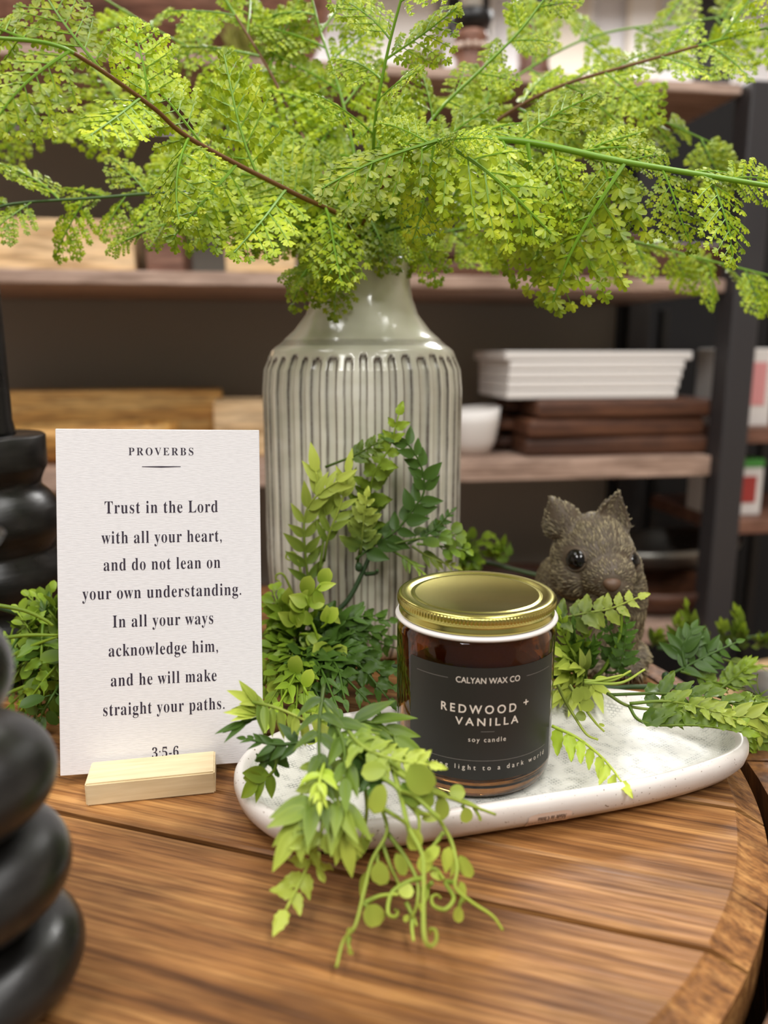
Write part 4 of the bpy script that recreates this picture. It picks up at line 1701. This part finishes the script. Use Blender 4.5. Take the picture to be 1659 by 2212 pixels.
    sprig(root, zp((600, 1550, .05), (572, 1545, .052), (550, 1542, .054)), 'lance', 2, .0125, .3, MG, PG, .6, ang=25, grad=.9, taper=0)
    sprig(root, zp((590, 1545, .05), (560, 1550, .05), (528, 1560, .05)), 'lance', 2, .012, .25, DG, MG, .6, ang=22, grad=.5, taper=0)
    sprig(root, zp((680, 1600, .045), (600, 1608, .046), (532, 1596, .046)), 'lance', 5, .011, .42, DG, MG, .2, ang=48, grad=.5)
    sprig(root, zp((598, 1600, .045), (594, 1660, .035), (560, 1688, .028)), 'lance', 2, .0135, .5, DG, YG, .6, ang=45, grad=.5, taper=0)
    sprig(root, zp((590, 1600, .045), (585, 1635, .038), (570, 1650, .034)), 'fern', 3, .011, .5, DG, MG, .2, ang=52, grad=.4)
    sprig(root, zp((700, 1480, .062), (690, 1560, .058), (690, 1640, .052), (700, 1730, .045)), 'lance', 5, .0150, .34, DG, YG, .1, ang=42, grad=.2, taper=.3, curl=.35, face=.4)  # darker green puts the shade on these central leaves into their colour
    sprig(root, zp((700, 1520, .06), (740, 1600, .056), (745, 1680, .05)), 'lance', 3, .0155, .38, DG, YG, .2, ang=38, grad=.25, taper=.2, face=.4)  # leaf shade is in the darker green here too
    sprig(root, zp((700, 1700, .045), (670, 1740, .042), (640, 1790, .036)), 'lance', 3, .0165, .42, MG, PG, .3, ang=38, grad=.6, taper=.1)
    sprig(root, zp((720, 1700, .045), (735, 1745, .042), (745, 1800, .034)), 'lance', 4, .0165, .38, MG, PG, .3, ang=30, grad=.9, taper=.1)
    sprig(root, zp((700, 1650, .05), (690, 1690, .05), (690, 1730, .047)), 'lance', 4, .011, .4, YG, PG, .1, ang=42, grad=.8)
    sprig(root, zp((740, 1560, .056), (780, 1610, .057), (850, 1640, .054), (926, 1652, .052)), 'fern', 9, .0125, .46, MG, PG, .14, ang=62, grad=.95, taper=.45, face=1., r=.0011)
    sprig(root, zp((730, 1560, .055), (800, 1560, .056), (850, 1590, .052)), 'lance', 3, .018, .36, DG, YG, .2, ang=30, grad=.35, taper=.1)
    sprig(root, zp((760, 1620, .052), (790, 1650, .05), (800, 1700, .045)), 'fern', 5, .013, .52, DG, MG, .1, ang=58, grad=.5)
    Z = lambda x, y: (550 + x / 2.765, 1700 + y / 2.765)

    def zt(pts, z0, z1):
        m_ = len(pts)
        return [PZ(*Z(*p), z0 + (z1 - z0) * i / (m_ - 1)) for i, p in enumerate(pts)]

    def lv(x, y, z, an, L, wr, kind='round', ye=.7):
        return (*Z(x, y), z, an, L / 2.765, wr, kind, ye)
    tendril(root, [zt([(700, -120), (745, 60), (760, 130), (790, 270), (700, 440), (650, 640), (600, 830), (530, 920), (488, 1080)], .045, .003),
                   zt([(790, 270), (900, 420), (970, 560), (972, 690), (940, 780)], .028, .008),
                   zt([(760, 330), (810, 470), (870, 600)], .026, .014), zt([(730, 400), (735, 450), (748, 500)], .024, .021),
                   zt([(650, 690), (680, 725), (700, 750)], .012, .009), zt([(565, 900), (560, 940), (575, 985)], .005, .004)],
            [lv(750, 520, .022, 95, 150, .78), lv(712, 768, .01, 60, 150, .85), lv(905, 620, .016, 0, 95, .9, ye=.9), lv(875, 465, .022, 65, 150, .5),
             lv(650, 590, .015, 100, 170, .34, 'lance'), lv(735, 80, .045, 105, 185, .6), lv(572, 985, .005, 70, 50, .6), lv(560, 865, .007, 120, 60, .5, 'lance')])
    tendril(root, [zt([(760, -60), (860, 20), (900, 180), (930, 260), (1000, 400), (1010, 540), (1008, 700), (1012, 880), (1040, 950), (1082, 925), (1082, 860), (1048, 850), (1048, 876)], .05, .004),
                   zt([(770, 130), (880, 200), (925, 245)], .04, .033), zt([(900, 80), (975, 170), (982, 270)], .042, .032),
                   zt([(1010, 545), (930, 560), (830, 620), (800, 690), (800, 760), (840, 775), (855, 745), (838, 735)], .02, .006),
                   zt([(660, 690), (750, 650), (860, 640)], .012, .016), zt([(905, 690), (945, 770), (968, 830)], .01, .005), zt([(945, 760), (940, 840), (950, 922)], .008, .003)],
            [lv(955, 315, .032, 75, 140, .75), lv(1020, 450, .025, 110, 150, .6, ye=.8), lv(1150, 440, .024, 100, 170, .5, 'lance', .9), lv(905, 785, .006, 130, 50, .7),
             lv(990, 720, .008, 80, 60, .4, 'lance')])
    tendril(root, [zt([(860, 20), (960, 60), (1080, 170), (1130, 240), (1180, 340), (1210, 480), (1200, 600), (1300, 690), (1420, 770), (1482, 855)], .05, .003),
                   zt([(1130, 270), (1070, 350), (1010, 420)], .03, .022), zt([(1205, 570), (1140, 570), (1190, 660), (1140, 730), (1070, 710), (1058, 660), (1090, 645), (1112, 665)], .018, .008),
                   zt([(1060, 570), (1035, 600), (1030, 660), (990, 720)], .016, .007), zt([(1250, 660), (1225, 700), (1220, 740)], .012, .008), zt([(1010, 500), (1080, 490), (1130, 550)], .02, .018)],
            [lv(1260, 480, .022, 65, 160, .5), lv(1245, 630, .014, 75, 140, .4, 'lance'), lv(1217, 765, .007, 90, 105, .6, ye=.8), lv(1185, 490, .022, 110, 120, .3, 'lance'), lv(1055, 400, .028, 140, 130, .6),
             lv(1090, 530, .018, 20, 90, .5)])
    tendril(root, [zt([(800, -160), (900, -80), (1030, 20), (1150, 60), (1290, 110), (1440, 165)], .055, .03), zt([(1190, 70), (1270, 90), (1360, 140)], .036, .032), zt([(1100, 60), (1108, 90)], .04, .038),
                   zt([(1240, 110), (1258, 140)], .034, .032), zt([(1310, 120), (1345, 180)], .032, .03)],
            [lv(1210, 32, .038, 0, 100, .9, ye=.55), lv(1265, 170, .031, 85, 100, .8, ye=.8), lv(1120, 130, .036, 80, 150, .62, ye=.6), lv(1053, 180, .034, -10, 115, .5, ye=.7), lv(1110, 40, .042, 20, 160, .3, 'lance', .6),
             lv(1345, 185, .03, 80, 45, .5, ye=.7)])
    tendril(root, [zt([(640, -160), (660, 0), (670, 130), (650, 270), (600, 380)], .05, .02)], [lv(625, 385, .02, 125, 230, .3, 'lance', .45), lv(690, 295, .026, -30, 60, .5, 'lance', .8)])
    # the big round leaves in front of the jar's lower left
    X = lambda x, y: (450 + x / 2.37, 1450 + y / 2.37)
    tendril(root, [[PZ(*X(820, 420), .052), PZ(*X(930, 480), .05), PZ(*X(985, 640), .045), PZ(*X(1030, 820), .036), PZ(*X(1075, 900), .03)],
                   [PZ(*X(930, 480), .05), PZ(*X(1010, 545), .05), PZ(*X(1120, 600), .046)], [PZ(*X(990, 640), .044), PZ(*X(1080, 720), .038), PZ(*X(1130, 735), .036)]],
            [(*X(1085, 555), .052, 55, 78, .8, 'round', .42), (*X(845, 510), .052, 170, 55, .75, 'round', .5), (*X(1040, 630), .046, 50, 66, .65, 'round', .12), (*X(870, 655), .046, 110, 68, .6, 'round', .65),
             (*X(1120, 640), .044, 80, 60, .5, 'round', .3)], r=.0013)
    # ---- right of the jar, before the bunny
    sprig(root, yp((1195, 1340, .425), (1267, 1324, .42), (1317, 1315, .42), (1378, 1291, .42)), 'fern', 7, .0135, .6, DG, PG, .06, ang=70, grad=.75, taper=.5, face=1.)
    sprig(root, yp((1282, 1469, .43), (1308, 1439, .425), (1338, 1377, .42), (1344, 1318, .418)), 'fern', 1, .004, .5, MG, YG, .9, grad=.5, r=.0013, tipleaf=False)
    sprig(root, yp((1308, 1452, .43), (1332, 1450, .424), (1346, 1413, .42), (1354, 1345, .418)), 'fern', 7, .0115, .5, DG, MG, .25, ang=62, grad=.7, face=1.)
    sprig(root, yp((1290, 1462, .432), (1322, 1430, .427), (1325, 1380, .424), (1310, 1350, .422)), 'fern', 5, .012, .6, DG, MG, .3, ang=60, grad=.5, face=1.)
    for k, (a, b) in enumerate((((1262, 1468), (1212, 1360)), ((1262, 1468), (1240, 1350)), ((1262, 1468), (1270, 1340)), ((1265, 1470), (1290, 1380)), ((1250, 1470), (1205, 1400)), ((1262, 1470), (1285, 1400)), ((1250, 1470), (1210, 1330)))):
        sprig(root, yp((*a, .432), ((a[0] + b[0]) / 2 - 6, (a[1] + b[1]) / 2 - 14, .424), (*b, .42)), ('lance', 'fern', 'lance')[k % 3], 5, .0125, .46, DG, (YG, MG)[k % 2], .3, ang=48, grad=.8)
    for k, (px, py) in enumerate(((1222, 1488), (1238, 1442), (1212, 1450), (1208, 1505), (1252, 1440), (1246, 1500), (1285, 1492), (1216, 1415), (1228, 1462))):
        sprig(root, yp((1258, 1474, .432), ((1258 + px) / 2 + 4, (1474 + py) / 2 - 10, .42), (px, py, .412)), 'lance', 2, .0145, .40, (DG, MG)[k % 2], PG, .45, ang=38, grad=(.95, .6, .8)[k % 3], taper=.1, face=.9, curl=.3)
    tendril(root, [zp((1262, 1470, .035), (1320, 1470, .035), (1363, 1449, .04)), zp((1262, 1475, .035), (1340, 1475, .034), (1393, 1446, .04)), zp((1262, 1475, .035), (1300, 1468, .036), (1345, 1458, .038))], [(1300, 1466, .036, -10, 30, .5, 'lance', .6)])
    tendril(root, [zp((1205, 1480, .04), (1220, 1513, .032), (1241, 1548, .026), (1267, 1586, .02), (1292, 1598, .018)), zp((1230, 1480, .04), (1267, 1535, .03), (1288, 1563, .024), (1305, 1580, .02))],
            [(1255, 1547, .027, 0, 24, .9, 'round', .3), (1268, 1522, .034, 60, 36, .8, 'round', .45), (1262, 1498, .04, 70, 34, .8, 'round', .4), (1247, 1502, .04, 90, 36, .7, 'round', .4), (1300, 1566, .022, 20, 14, .5, 'round', .6)], c0=DG)
    sprig(root, zp((1192, 1568, .034), (1244, 1592, .031), (1288, 1625, .026), (1317, 1654, .021), (1342, 1688, .018)), 'fern', 7, .0130, .44, YG, PG, .02, sides=(1,), ang=75, grad=1., droop=.15, taper=.35, face=1., up=0, curl=.05, r=.0008)
    # ---- running off along the tray to the right
    sprig(root, zp((1317, 1501, .034), (1420, 1498, .036), (1509, 1504, .037), (1583, 1520, .037), (1665, 1516, .036)), 'fern', 9, .0150, .46, DG, YG, .2, ang=58, grad=.35, taper=.2, face=.8)
    sprig(root, zp((1312, 1498, .034), (1358, 1525, .033), (1435, 1535, .034), (1553, 1545, .035), (1660, 1551, .034)), 'lance', 9, .0135, .42, DG, PG, .3, ang=40, grad=.7, taper=.1)
    sprig(root, zp((1359, 1525, .034), (1378, 1554, .032), (1420, 1566, .032), (1509, 1567, .033), (1600, 1580, .032)), 'fern', 9, .0155, .52, DG, YG, .2, sides=(-1,), ang=52, grad=.5, taper=.45, face=1.)
    sprig(root, zp((1360, 1520, .035), (1440, 1515, .038), (1520, 1530, .04), (1590, 1555, .037)), 'fern', 6, .012, .5, MG, PG, .3, ang=50, grad=.7)
    sprig(root, yp((1435, 1463, .435), (1480, 1441, .435), (1530, 1415, .44), (1590, 1388, .445)), 'lance', 6, .0145, .5, DG, MG, .2, ang=60, grad=.5, face=1.)
    sprig(root, yp((1480, 1441, .435), (1475, 1400, .44), (1495, 1360, .445)), 'lance', 5, .0165, .5, DG, MG, .15, ang=52, grad=.5, face=1.)
    sprig(root, yp((1500, 1440, .435), (1530, 1420, .44), (1520, 1380, .445)), 'lance', 4, .0165, .45, DG, MG, .2, ang=48, grad=.4, face=1.)
    sprig(root, yp((1470, 1450, .43), (1530, 1470, .43), (1580, 1480, .43)), 'lance', 5, .015, .42, DG, YG, .3, ang=55, grad=.5)
    sprig(root, yp((1540, 1500, .425), (1580, 1470, .43), (1612, 1440, .43)), 'fern', 4, .018, .42, DG, YG, .3, ang=40, grad=.8)
    sprig(root, yp((1560, 1424, .46), (1610, 1436, .46), (1670, 1440, .46)), 'lance', 5, .012, .3, DG, PG, .1, ang=32, grad=.6)
    for k in range(9):
        x0, y0 = 1570 + 10 * k, 1510 + q.uniform(-10, 30)
        x1, y1 = q.uniform(1600, 1690), q.uniform(1480, 1700)
        sprig(root, yp((x0, y0, .415), ((x0 + x1) / 2, (y0 + y1) / 2 - 10, .405), (x1, y1, .40)), ('fern', 'lance', 'round')[k % 3], 5, .0125, .5, (DG, MG)[k % 2], (YG, PG)[k % 2], .2, ang=52, grad=.8)
    # ---- left, behind the card
    for k in range(34):
        x0, y0 = q.uniform(20, 170), q.uniform(1340, 1560)
        x1, y1 = q.uniform(-20, 150), q.uniform(1275, 1590)
        Y = .43 - .00018 * max(0, y1 - 1400) + q.uniform(-.008, .015)
        sprig(root, yp((x0, y0, Y + .01), ((x0 + x1) / 2 + q.uniform(-15, 15), (y0 + y1) / 2 - 15, Y - .004), (x1, y1, Y)), ('round', 'lance', 'fern', 'round')[k % 4], 4, (.0125, .015, .0125)[k % 3], (.62, .42, .52, .66)[k % 4], (MG, DG)[k % 2], (YG, YG, MG)[k % 3], .15, ang=52, grad=.7)
    for pts in (((-20, 1305), (50, 1318), (95, 1338), (115, 1352)), ((10, 1378), (60, 1372), (125, 1372)), ((0, 1430), (70, 1395), (125, 1375)), ((0, 1505), (60, 1480), (125, 1455))):
        tendril(root, [yp(*[(x, y, .405) for x, y in pts])], c0=DG, c1=YG, r=.0013)
    return root


garland()


def far_garland():
    root = tag(empty('leafy_garland', PY(1050, 1200, .63)), 'second blurred bright-green garland lying behind the vase and bunny', 'garland')
    q = random.Random(8)
    G = Green()
    G.stem(catmull(yp((960, 1200, .63), (1050, 1215, .63), (1150, 1240, .63), (1300, 1270, .62)), 8), .0018, .0014, (.05, .1, .03), (.06, .12, .03), 7)
    G.build('vine', root)
    for k in range(9):
        x0, y0 = q.uniform(985, 1110), q.uniform(1195, 1225)
        x1, y1 = x0 + q.uniform(-40, 50), y0 + q.uniform(-55, 20)
        sprig(root, yp((x0, y0, .63), ((x0 + x1) / 2, (y0 + y1) / 2 - 8, .625), (x1, y1, .62)), ('fern', 'round')[k % 2], 4, .014, .6, MG, YG, .1, ang=55, grad=.6)
    root = tag(empty('leafy_garland', PY(1500, 1390, .60)), 'third blurred garland end with upright leaves at the right beyond the tray', 'garland')
    G = Green()
    G.stem(catmull(yp((1420, 1400, .60), (1500, 1400, .6), (1600, 1380, .62), (1690, 1370, .63)), 8), .0018, .0014, (.05, .1, .03), (.06, .12, .03), 7)
    G.build('vine', root)
    for (x1, y1) in ((1485, 1310), (1465, 1340), (1420, 1370), (1590, 1320), (1640, 1380), (1560, 1350), (1520, 1370), (1605, 1360)):
        x0 = x1 + q.uniform(-20, 20)
        sprig(root, yp((x0, 1398, .61), ((x0 + x1) / 2, (1398 + y1) / 2, .605), (x1, y1, .60)), 'lance', 4, .017, .5, DG, YG, .15, ang=38, grad=.7)


far_garland()


# ------------------------------------------------------------------ fern in the vase
def fern_materials():
    out = []
    for nm, top_, under, tr in (('fern_leaf', lin(158, 186, 28), lin(186, 208, 96), .24), ):
        m = mat(nm, top_, .42)
        t = NT(m)
        oi = t.n('ShaderNodeObjectInfo')
        geo = t.n('ShaderNodeNewGeometry')
        nz = t.noise(t.obj_coord(), 7, 2)
        c1 = t.ramp(nz, [(.3, lin(122, 152, 20)), (.55, lin(170, 192, 28)), (.75, lin(208, 218, 56))])
        c2 = t.mix(geo.outputs['Backfacing'], c1, lin(196, 212, 92))
        hsv = t.n('ShaderNodeHueSaturation')
        mr = t.n('ShaderNodeMapRange')
        mr.inputs['To Min'].default_value, mr.inputs['To Max'].default_value = .62, 1.2
        t.l(oi.outputs['Random'], mr.inputs['Value'])
        t.l(mr.outputs[0], hsv.inputs['Value'])
        t.l(c2, hsv.inputs['Color'])
        t.l(hsv.outputs[0], t.b.inputs['Base Color'])
        trn = t.n('ShaderNodeBsdfTranslucent')
        t.l(hsv.outputs[0], trn.inputs['Color'])
        mx = t.n('ShaderNodeMixShader')
        mx.inputs[0].default_value = tr
        t.l(t.b.outputs[0], mx.inputs[1])
        t.l(trn.outputs[0], mx.inputs[2])
        t.l(mx.outputs[0], t.out.inputs[0])
        out.append(m)
    out.append(mat('fern_green_stalk', lin(112, 156, 34), .4))
    out.append(mat('fern_brown_stalk', lin(112, 74, 36), .5))
    out.append(mat('fern_dark_stalk', lin(62, 92, 36), .45))
    return out


FM = fern_materials()


def leaflet(vs, fs, ms, p, d, n, L, q):
    """fan-shaped lobed leaflet"""
    d = d.normalized()
    n = (n - d * n.dot(d)).normalized()
    s = n.cross(d)
    i = len(vs)
    vs.append(p)
    m = 12
    for k in range(m + 1):
        a = radians(-76 + 152 * k / m)
        r = L * (.46 + .58 * cos(a * .95)) * (1 + (.12 if k % 4 in (1, 2, 3) else -.30)) * (1.06 if k % 4 == 2 else 1)
        x, y = r * cos(a), r * sin(a) * 1.05
        vs.append(p + d * (x + .04 * L) + s * y + n * (-.28 * L * (y / L) ** 2 - .12 * L * (x / L) ** 2))
    for k in range(m):
        fs.append((i, i + k + 1, i + k + 2))
        ms.append(0)


def pinna_mesh(seed, droop, cup):
    """a unit-length pinna along +X, upper face +Z: axis, side twigs and lobed leaflets"""
    q = random.Random(seed)
    vs, fs, ms = [], [], []

    def addtube(pts, r0, r1, mi, n=4):
        f0 = len(fs)
        tube(vs, fs, pts, lambda t: r0 + (r1 - r0) * t, n)
        ms.extend([mi] * (len(fs) - f0))
    ax = [Vector((t, .05 * sin(t * 3 + seed) * t, -droop * t * t)) for t in [i / 10 for i in range(11)]]
    addtube(ax, .016, .007, 1, 5)
    po = Poly(ax)
    ntw = 7
    for k in range(ntw):
        t = .1 + .84 * k / (ntw - 1)
        for sg in (-1, 1):
            p, T = po.at(t + (.03 if sg > 0 else 0))
            prof = (.42 + .58 * sin(pi * min(1, (t + .25) ** .9 * .75))) * (1 - .78 * max(0, t - .45) / .55)
            Lt = .42 * prof * q.uniform(.88, 1.1)
            S_ = Vector((0, sg, 0))
            a = radians(64 - 22 * t + q.uniform(-7, 7))
            d = (T * cos(a) + S_ * sin(a) + Vector((0, 0, -cup + q.uniform(-.12, .12)))).normalized()
            pts = [p + d * Lt * j / 4 + Vector((0, 0, -cup * .5 * Lt * (j / 4) ** 2)) + T * (.08 * Lt * (j / 4) ** 2) for j in range(5)]
            addtube(pts, .007, .0035, 1, 3)
            tp = Poly(pts)
            nl = max(2, int(round(4.3 * Lt / .36)))
            for j in range(nl):
                tt = .14 + .78 * j / max(1, nl - 1)
                for s2 in (-1, 1):
                    pp, TT = tp.at(tt + (.05 if s2 > 0 else 0))
                    nr = Vector((q.uniform(-.3, .3), q.uniform(-.3, .3), 1))
                    sd = nr.cross(TT).normalized() * s2
                    aa = radians(58 + q.uniform(-10, 10))
                    leaflet(vs, fs, ms, pp, TT * cos(aa) + sd * sin(aa) + Vector((0, 0, q.uniform(-.25, .12))), nr, (.066 + .014 * prof) * (1 - .3 * tt), q)
            pp, TT = tp.at(1)
            leaflet(vs, fs, ms, pp, TT, Vector((0, 0, 1)), .05, q)
    p, T = po.at(1)
    leaflet(vs, fs, ms, p, T, Vector((0, 0, 1)), .06, q)
    me = pymesh('leafy_branch', vs, fs, ms)
    for m in FM[:2]:
        me.materials.append(m)
    me.polygons.foreach_set('use_smooth', [False] * len(me.polygons))
    return me


PINNAE = [pinna_mesh(s, d, c) for s, d, c in ((1, .1, .12), (2, .22, .2), (3, .35, .25), (4, .05, .3), (5, .28, .08), (6, .16, .34))]


def fern():
    q = random.Random(3)

    def pinna(root, p, d, L, up=None, face=.75, var=None):
        d = d.normalized()
        n = to_cam(p) * face + Vector((0, 0, .65)) + Vector((q.uniform(-.5, .5), q.uniform(-.35, .35), q.uniform(-.3, .3)))
        if up is not None:
            n = up + Vector((q.uniform(-.2, .2),) * 3)
        n = n - d * n.dot(d)
        if n.length < .05:
            n = d.orthogonal()
        n.normalize()
        s = n.cross(d)
        me = PINNAE[var if var is not None else q.randrange(6)]
        o = bpy.data.objects.new('leafy_branch', me)
        COL.objects.link(o)
        o.parent = root
        Mx = Matrix((d, s, n)).transposed().to_4x4()
        wd = q.uniform(.88, 1.12)
        o.matrix_local = Matrix.Translation(p - root.location) @ Mx @ Matrix.Diagonal((L, L * wd, L, 1))

    def frond(label, path, stalk, n, L, t0=.3, r=.0016, extra=(), droop=.12, fade=.5, face=.75, ang=58, start=1.):
        pts3 = [PY(*p) for p in path]
        base = Vector((VC.x + q.uniform(-.012, .012), VC.y + q.uniform(-.012, .012), VTOP - .055))
        pts3[0] = Vector((VC.x + max(-.018, min(.018, pts3[0].x - VC.x)), VC.y + q.uniform(-.012, .012), VTOP + .004))
        pts = catmull([base] + pts3, 9)
        po = Poly(pts)
        root = empty('fern_frond', base)
        tag(root, label, 'fern', 'fern fronds in the vase')
        vs, fs = [], []
        tube(vs, fs, [p - base for p in pts], lambda t: r * (1 - .55 * t), 7)
        nf = 7
        me = pymesh('stalk', vs, fs)
        sm = {'brown': 2, 'green': 1, 'dark': 3}[stalk]
        me.materials.append(FM[sm])
        if stalk == 'brown':
            me.materials.append(FM[1])
            rows = len(pts) - 1
            me.polygons.foreach_set('material_index', [1 if (i // nf) > rows * .8 else 0 for i in range(len(fs))])
        st = link('stalk', me, None, root)
        st['label'] = {'brown': 'reddish-brown stalk', 'green': 'bright green stalk', 'dark': 'dark green stalk'}[stalk]
        for k in range(n):
            t = t0 + (.97 - t0) * (k + .5) / n
            for sg in (-1, 1):
                p, T = po.at(min(.99, t + sg * .22 / n + q.uniform(-.1, .1) / n))
                nv = to_cam(p) * face + Vector((0, 0, .6)) + Vector((q.uniform(-.3, .3), 0, q.uniform(-.3, .3)))
                nv = (nv - T * nv.dot(T)).normalized()
                S_ = T.cross(nv) * sg
                a = radians(ang + q.uniform(-12, 12) - 14 * t)
                d = T * cos(a) + S_ * sin(a) + Vector((0, 0, -droop * q.uniform(.5, 1.6))) + nv * q.uniform(-.25, .35)
                pinna(root, p, d, L * (1 - fade * max(0, (t - .45) / .55)) * q.uniform(.82, 1.12), face=face)
        if not extra or True:
            p, T = po.at(.985)
            pinna(root, p, T, L * (1 - fade) * .9, face=face)
        for (x0, y0, Y0, x1, y1, Y1) in extra:
            a, b = PY(x0, y0, Y0), PY(x1, y1, Y1)
            pinna(root, a, b - a, (b - a).length, face=1.)
    B = (770, 590, .557)
    frond('fern frond on a long brown stalk reaching across the upper left, nearest the viewer', [B, (745, 475, .51), (640, 420, .47), (420, 305, .43), (330, 232, .41), (200, 140, .385), (110, 95, .375), (-30, 80, .37)], 'brown', 7, .058, .3, .0017, fade=.25, droop=.02, ang=66)
    frond('fern frond on a straight brown stalk rising to the top edge left of centre', [B, (700, 380, .56), (640, 270, .57), (580, 150, .575), (500, 20, .58), (450, -60, .58)], 'brown', 6, .062, .3, .0016, fade=.2)
    frond('pale fern frond on a reddish stalk running level to the left edge', [B, (700, 430, .575), (520, 330, .6), (300, 255, .62), (100, 235, .63), (-30, 232, .64)], 'brown', 6, .064, .28, .0014, fade=.3)
    frond('low fern frond on a dark stalk reaching the black candlestick at left', [B, (690, 500, .54), (560, 430, .53), (400, 415, .52), (200, 428, .51), (30, 440, .50), (-30, 460, .5)], 'dark', 8, .042, .25, .0015, fade=.2, droop=.1)
    frond('short drooping fern frond below the low left frond', [B, (690, 520, .53), (580, 460, .51), (460, 460, .50), (340, 490, .49), (270, 520, .485)], 'green', 6, .036, .25, .0013, droop=.2)
    frond('broad upright fern frond just left of the centre top', [B, (775, 400, .57), (740, 220, .575), (690, 60, .58), (660, -60, .58)], 'green', 7, .055, .3, .0015, fade=.25)
    frond('bright yellow-green fern frond standing upright at the centre top', [B, (800, 400, .51), (812, 250, .48), (840, 100, .47), (880, -50, .46)], 'green', 7, .046, .25, .0015, fade=.2)
    frond('narrow fern frond leaning to the upper right of centre', [B, (860, 380, .54), (940, 250, .535), (1040, 150, .53), (1120, 70, .53), (1190, -20, .53)], 'green', 7, .040, .3, .0014)
    frond('fern frond on a brown stalk stretching to the upper right corner', [B, (900, 400, .565), (1060, 270, .575), (1200, 190, .575), (1400, 130, .57), (1560, 85, .56), (1720, 45, .55)], 'brown', 6, .052, .45, .0016, fade=.1)
    frond('fern frond on a thick bright green stalk stretching level to the right', [B, (880, 400, .51), (960, 315, .48), (1110, 303, .46), (1350, 350, .44), (1560, 385, .43), (1740, 415, .42)], 'green', 8, .045, .35, .0026, fade=.1, droop=.1,
          extra=((1350, 352, .44, 1180, 610, .43), (1260, 330, .45, 1400, 250, .45), (1140, 310, .455, 1185, 640, .45)))
    frond('fern frond arching towards the viewer over the vase mouth', [B, (800, 450, .50), (860, 360, .46), (945, 305, .415)], 'brown', 2, .036, .4, .0016,
          extra=((945, 303, .415, 690, 390, .40), (945, 303, .415, 1215, 450, .40), (938, 315, .415, 890, 530, .43), (930, 310, .42, 820, 250, .42), (960, 305, .415, 1060, 290, .40)))
    frond('lower right fern frond hanging over the dark shelf boards', [B, (900, 500, .53), (1040, 445, .51), (1200, 405, .49), (1330, 400, .48)], 'green', 4, .046, .3, .0015, droop=.35)
    frond('long low fern frond with drooping leaflets reaching the right edge', [B, (900, 520, .585), (1040, 490, .6), (1330, 515, .6), (1500, 555, .6), (1720, 610, .6)], 'green', 10, .036, .3, .0015, droop=.55, fade=.1)
    frond('small dark fern frond drooping over the left of the vase neck', [B, (720, 535, .515), (690, 550, .50), (650, 600, .485)], 'green', 4, .03, .3, .0014, droop=.3, extra=((728, 535, .505, 742, 662, .488), (700, 540, .505, 618, 635, .49), (700, 545, .50, 690, 640, .485)))
    frond('far pale fern frond rising behind to the upper left', [B, (600, 300, .61), (480, 150, .63), (330, 60, .64), (180, -30, .65)], 'green', 5, .058, .35, .0014, fade=.2)
    frond('fern frond fanning right between the brown stalk and the thick green stalk', [B, (1000, 370, .60), (1230, 240, .62), (1380, 245, .62), (1540, 310, .62)], 'green', 6, .048, .4, .0015, fade=.2, droop=.2)
    frond('far hazy fern frond spreading into the upper right corner', [B, (1000, 260, .66), (1250, 90, .7), (1500, 45, .72), (1720, 20, .73)], 'green', 5, .065, .45, .0014, fade=.1)
    frond('short fern frond curling down over the right of the vase mouth', [B, (840, 500, .52), (890, 490, .50), (930, 510, .49)], 'dark', 4, .03, .3, .0013, droop=.3)
    frond('short dense fern frond at the heart of the bunch', [B, (760, 470, .54), (740, 400, .53), (700, 350, .52)], 'dark', 5, .042, .25, .0014)
    frond('short dense fern frond right of the bunch heart', [B, (830, 470, .55), (880, 420, .55), (960, 400, .55), (1040, 400, .55)], 'dark', 5, .042, .25, .0014)
    frond('short fern frond left of the bunch heart above the card', [B, (690, 490, .55), (620, 450, .56), (540, 400, .57), (450, 390, .58)], 'dark', 6, .045, .25, .0014)


fern()
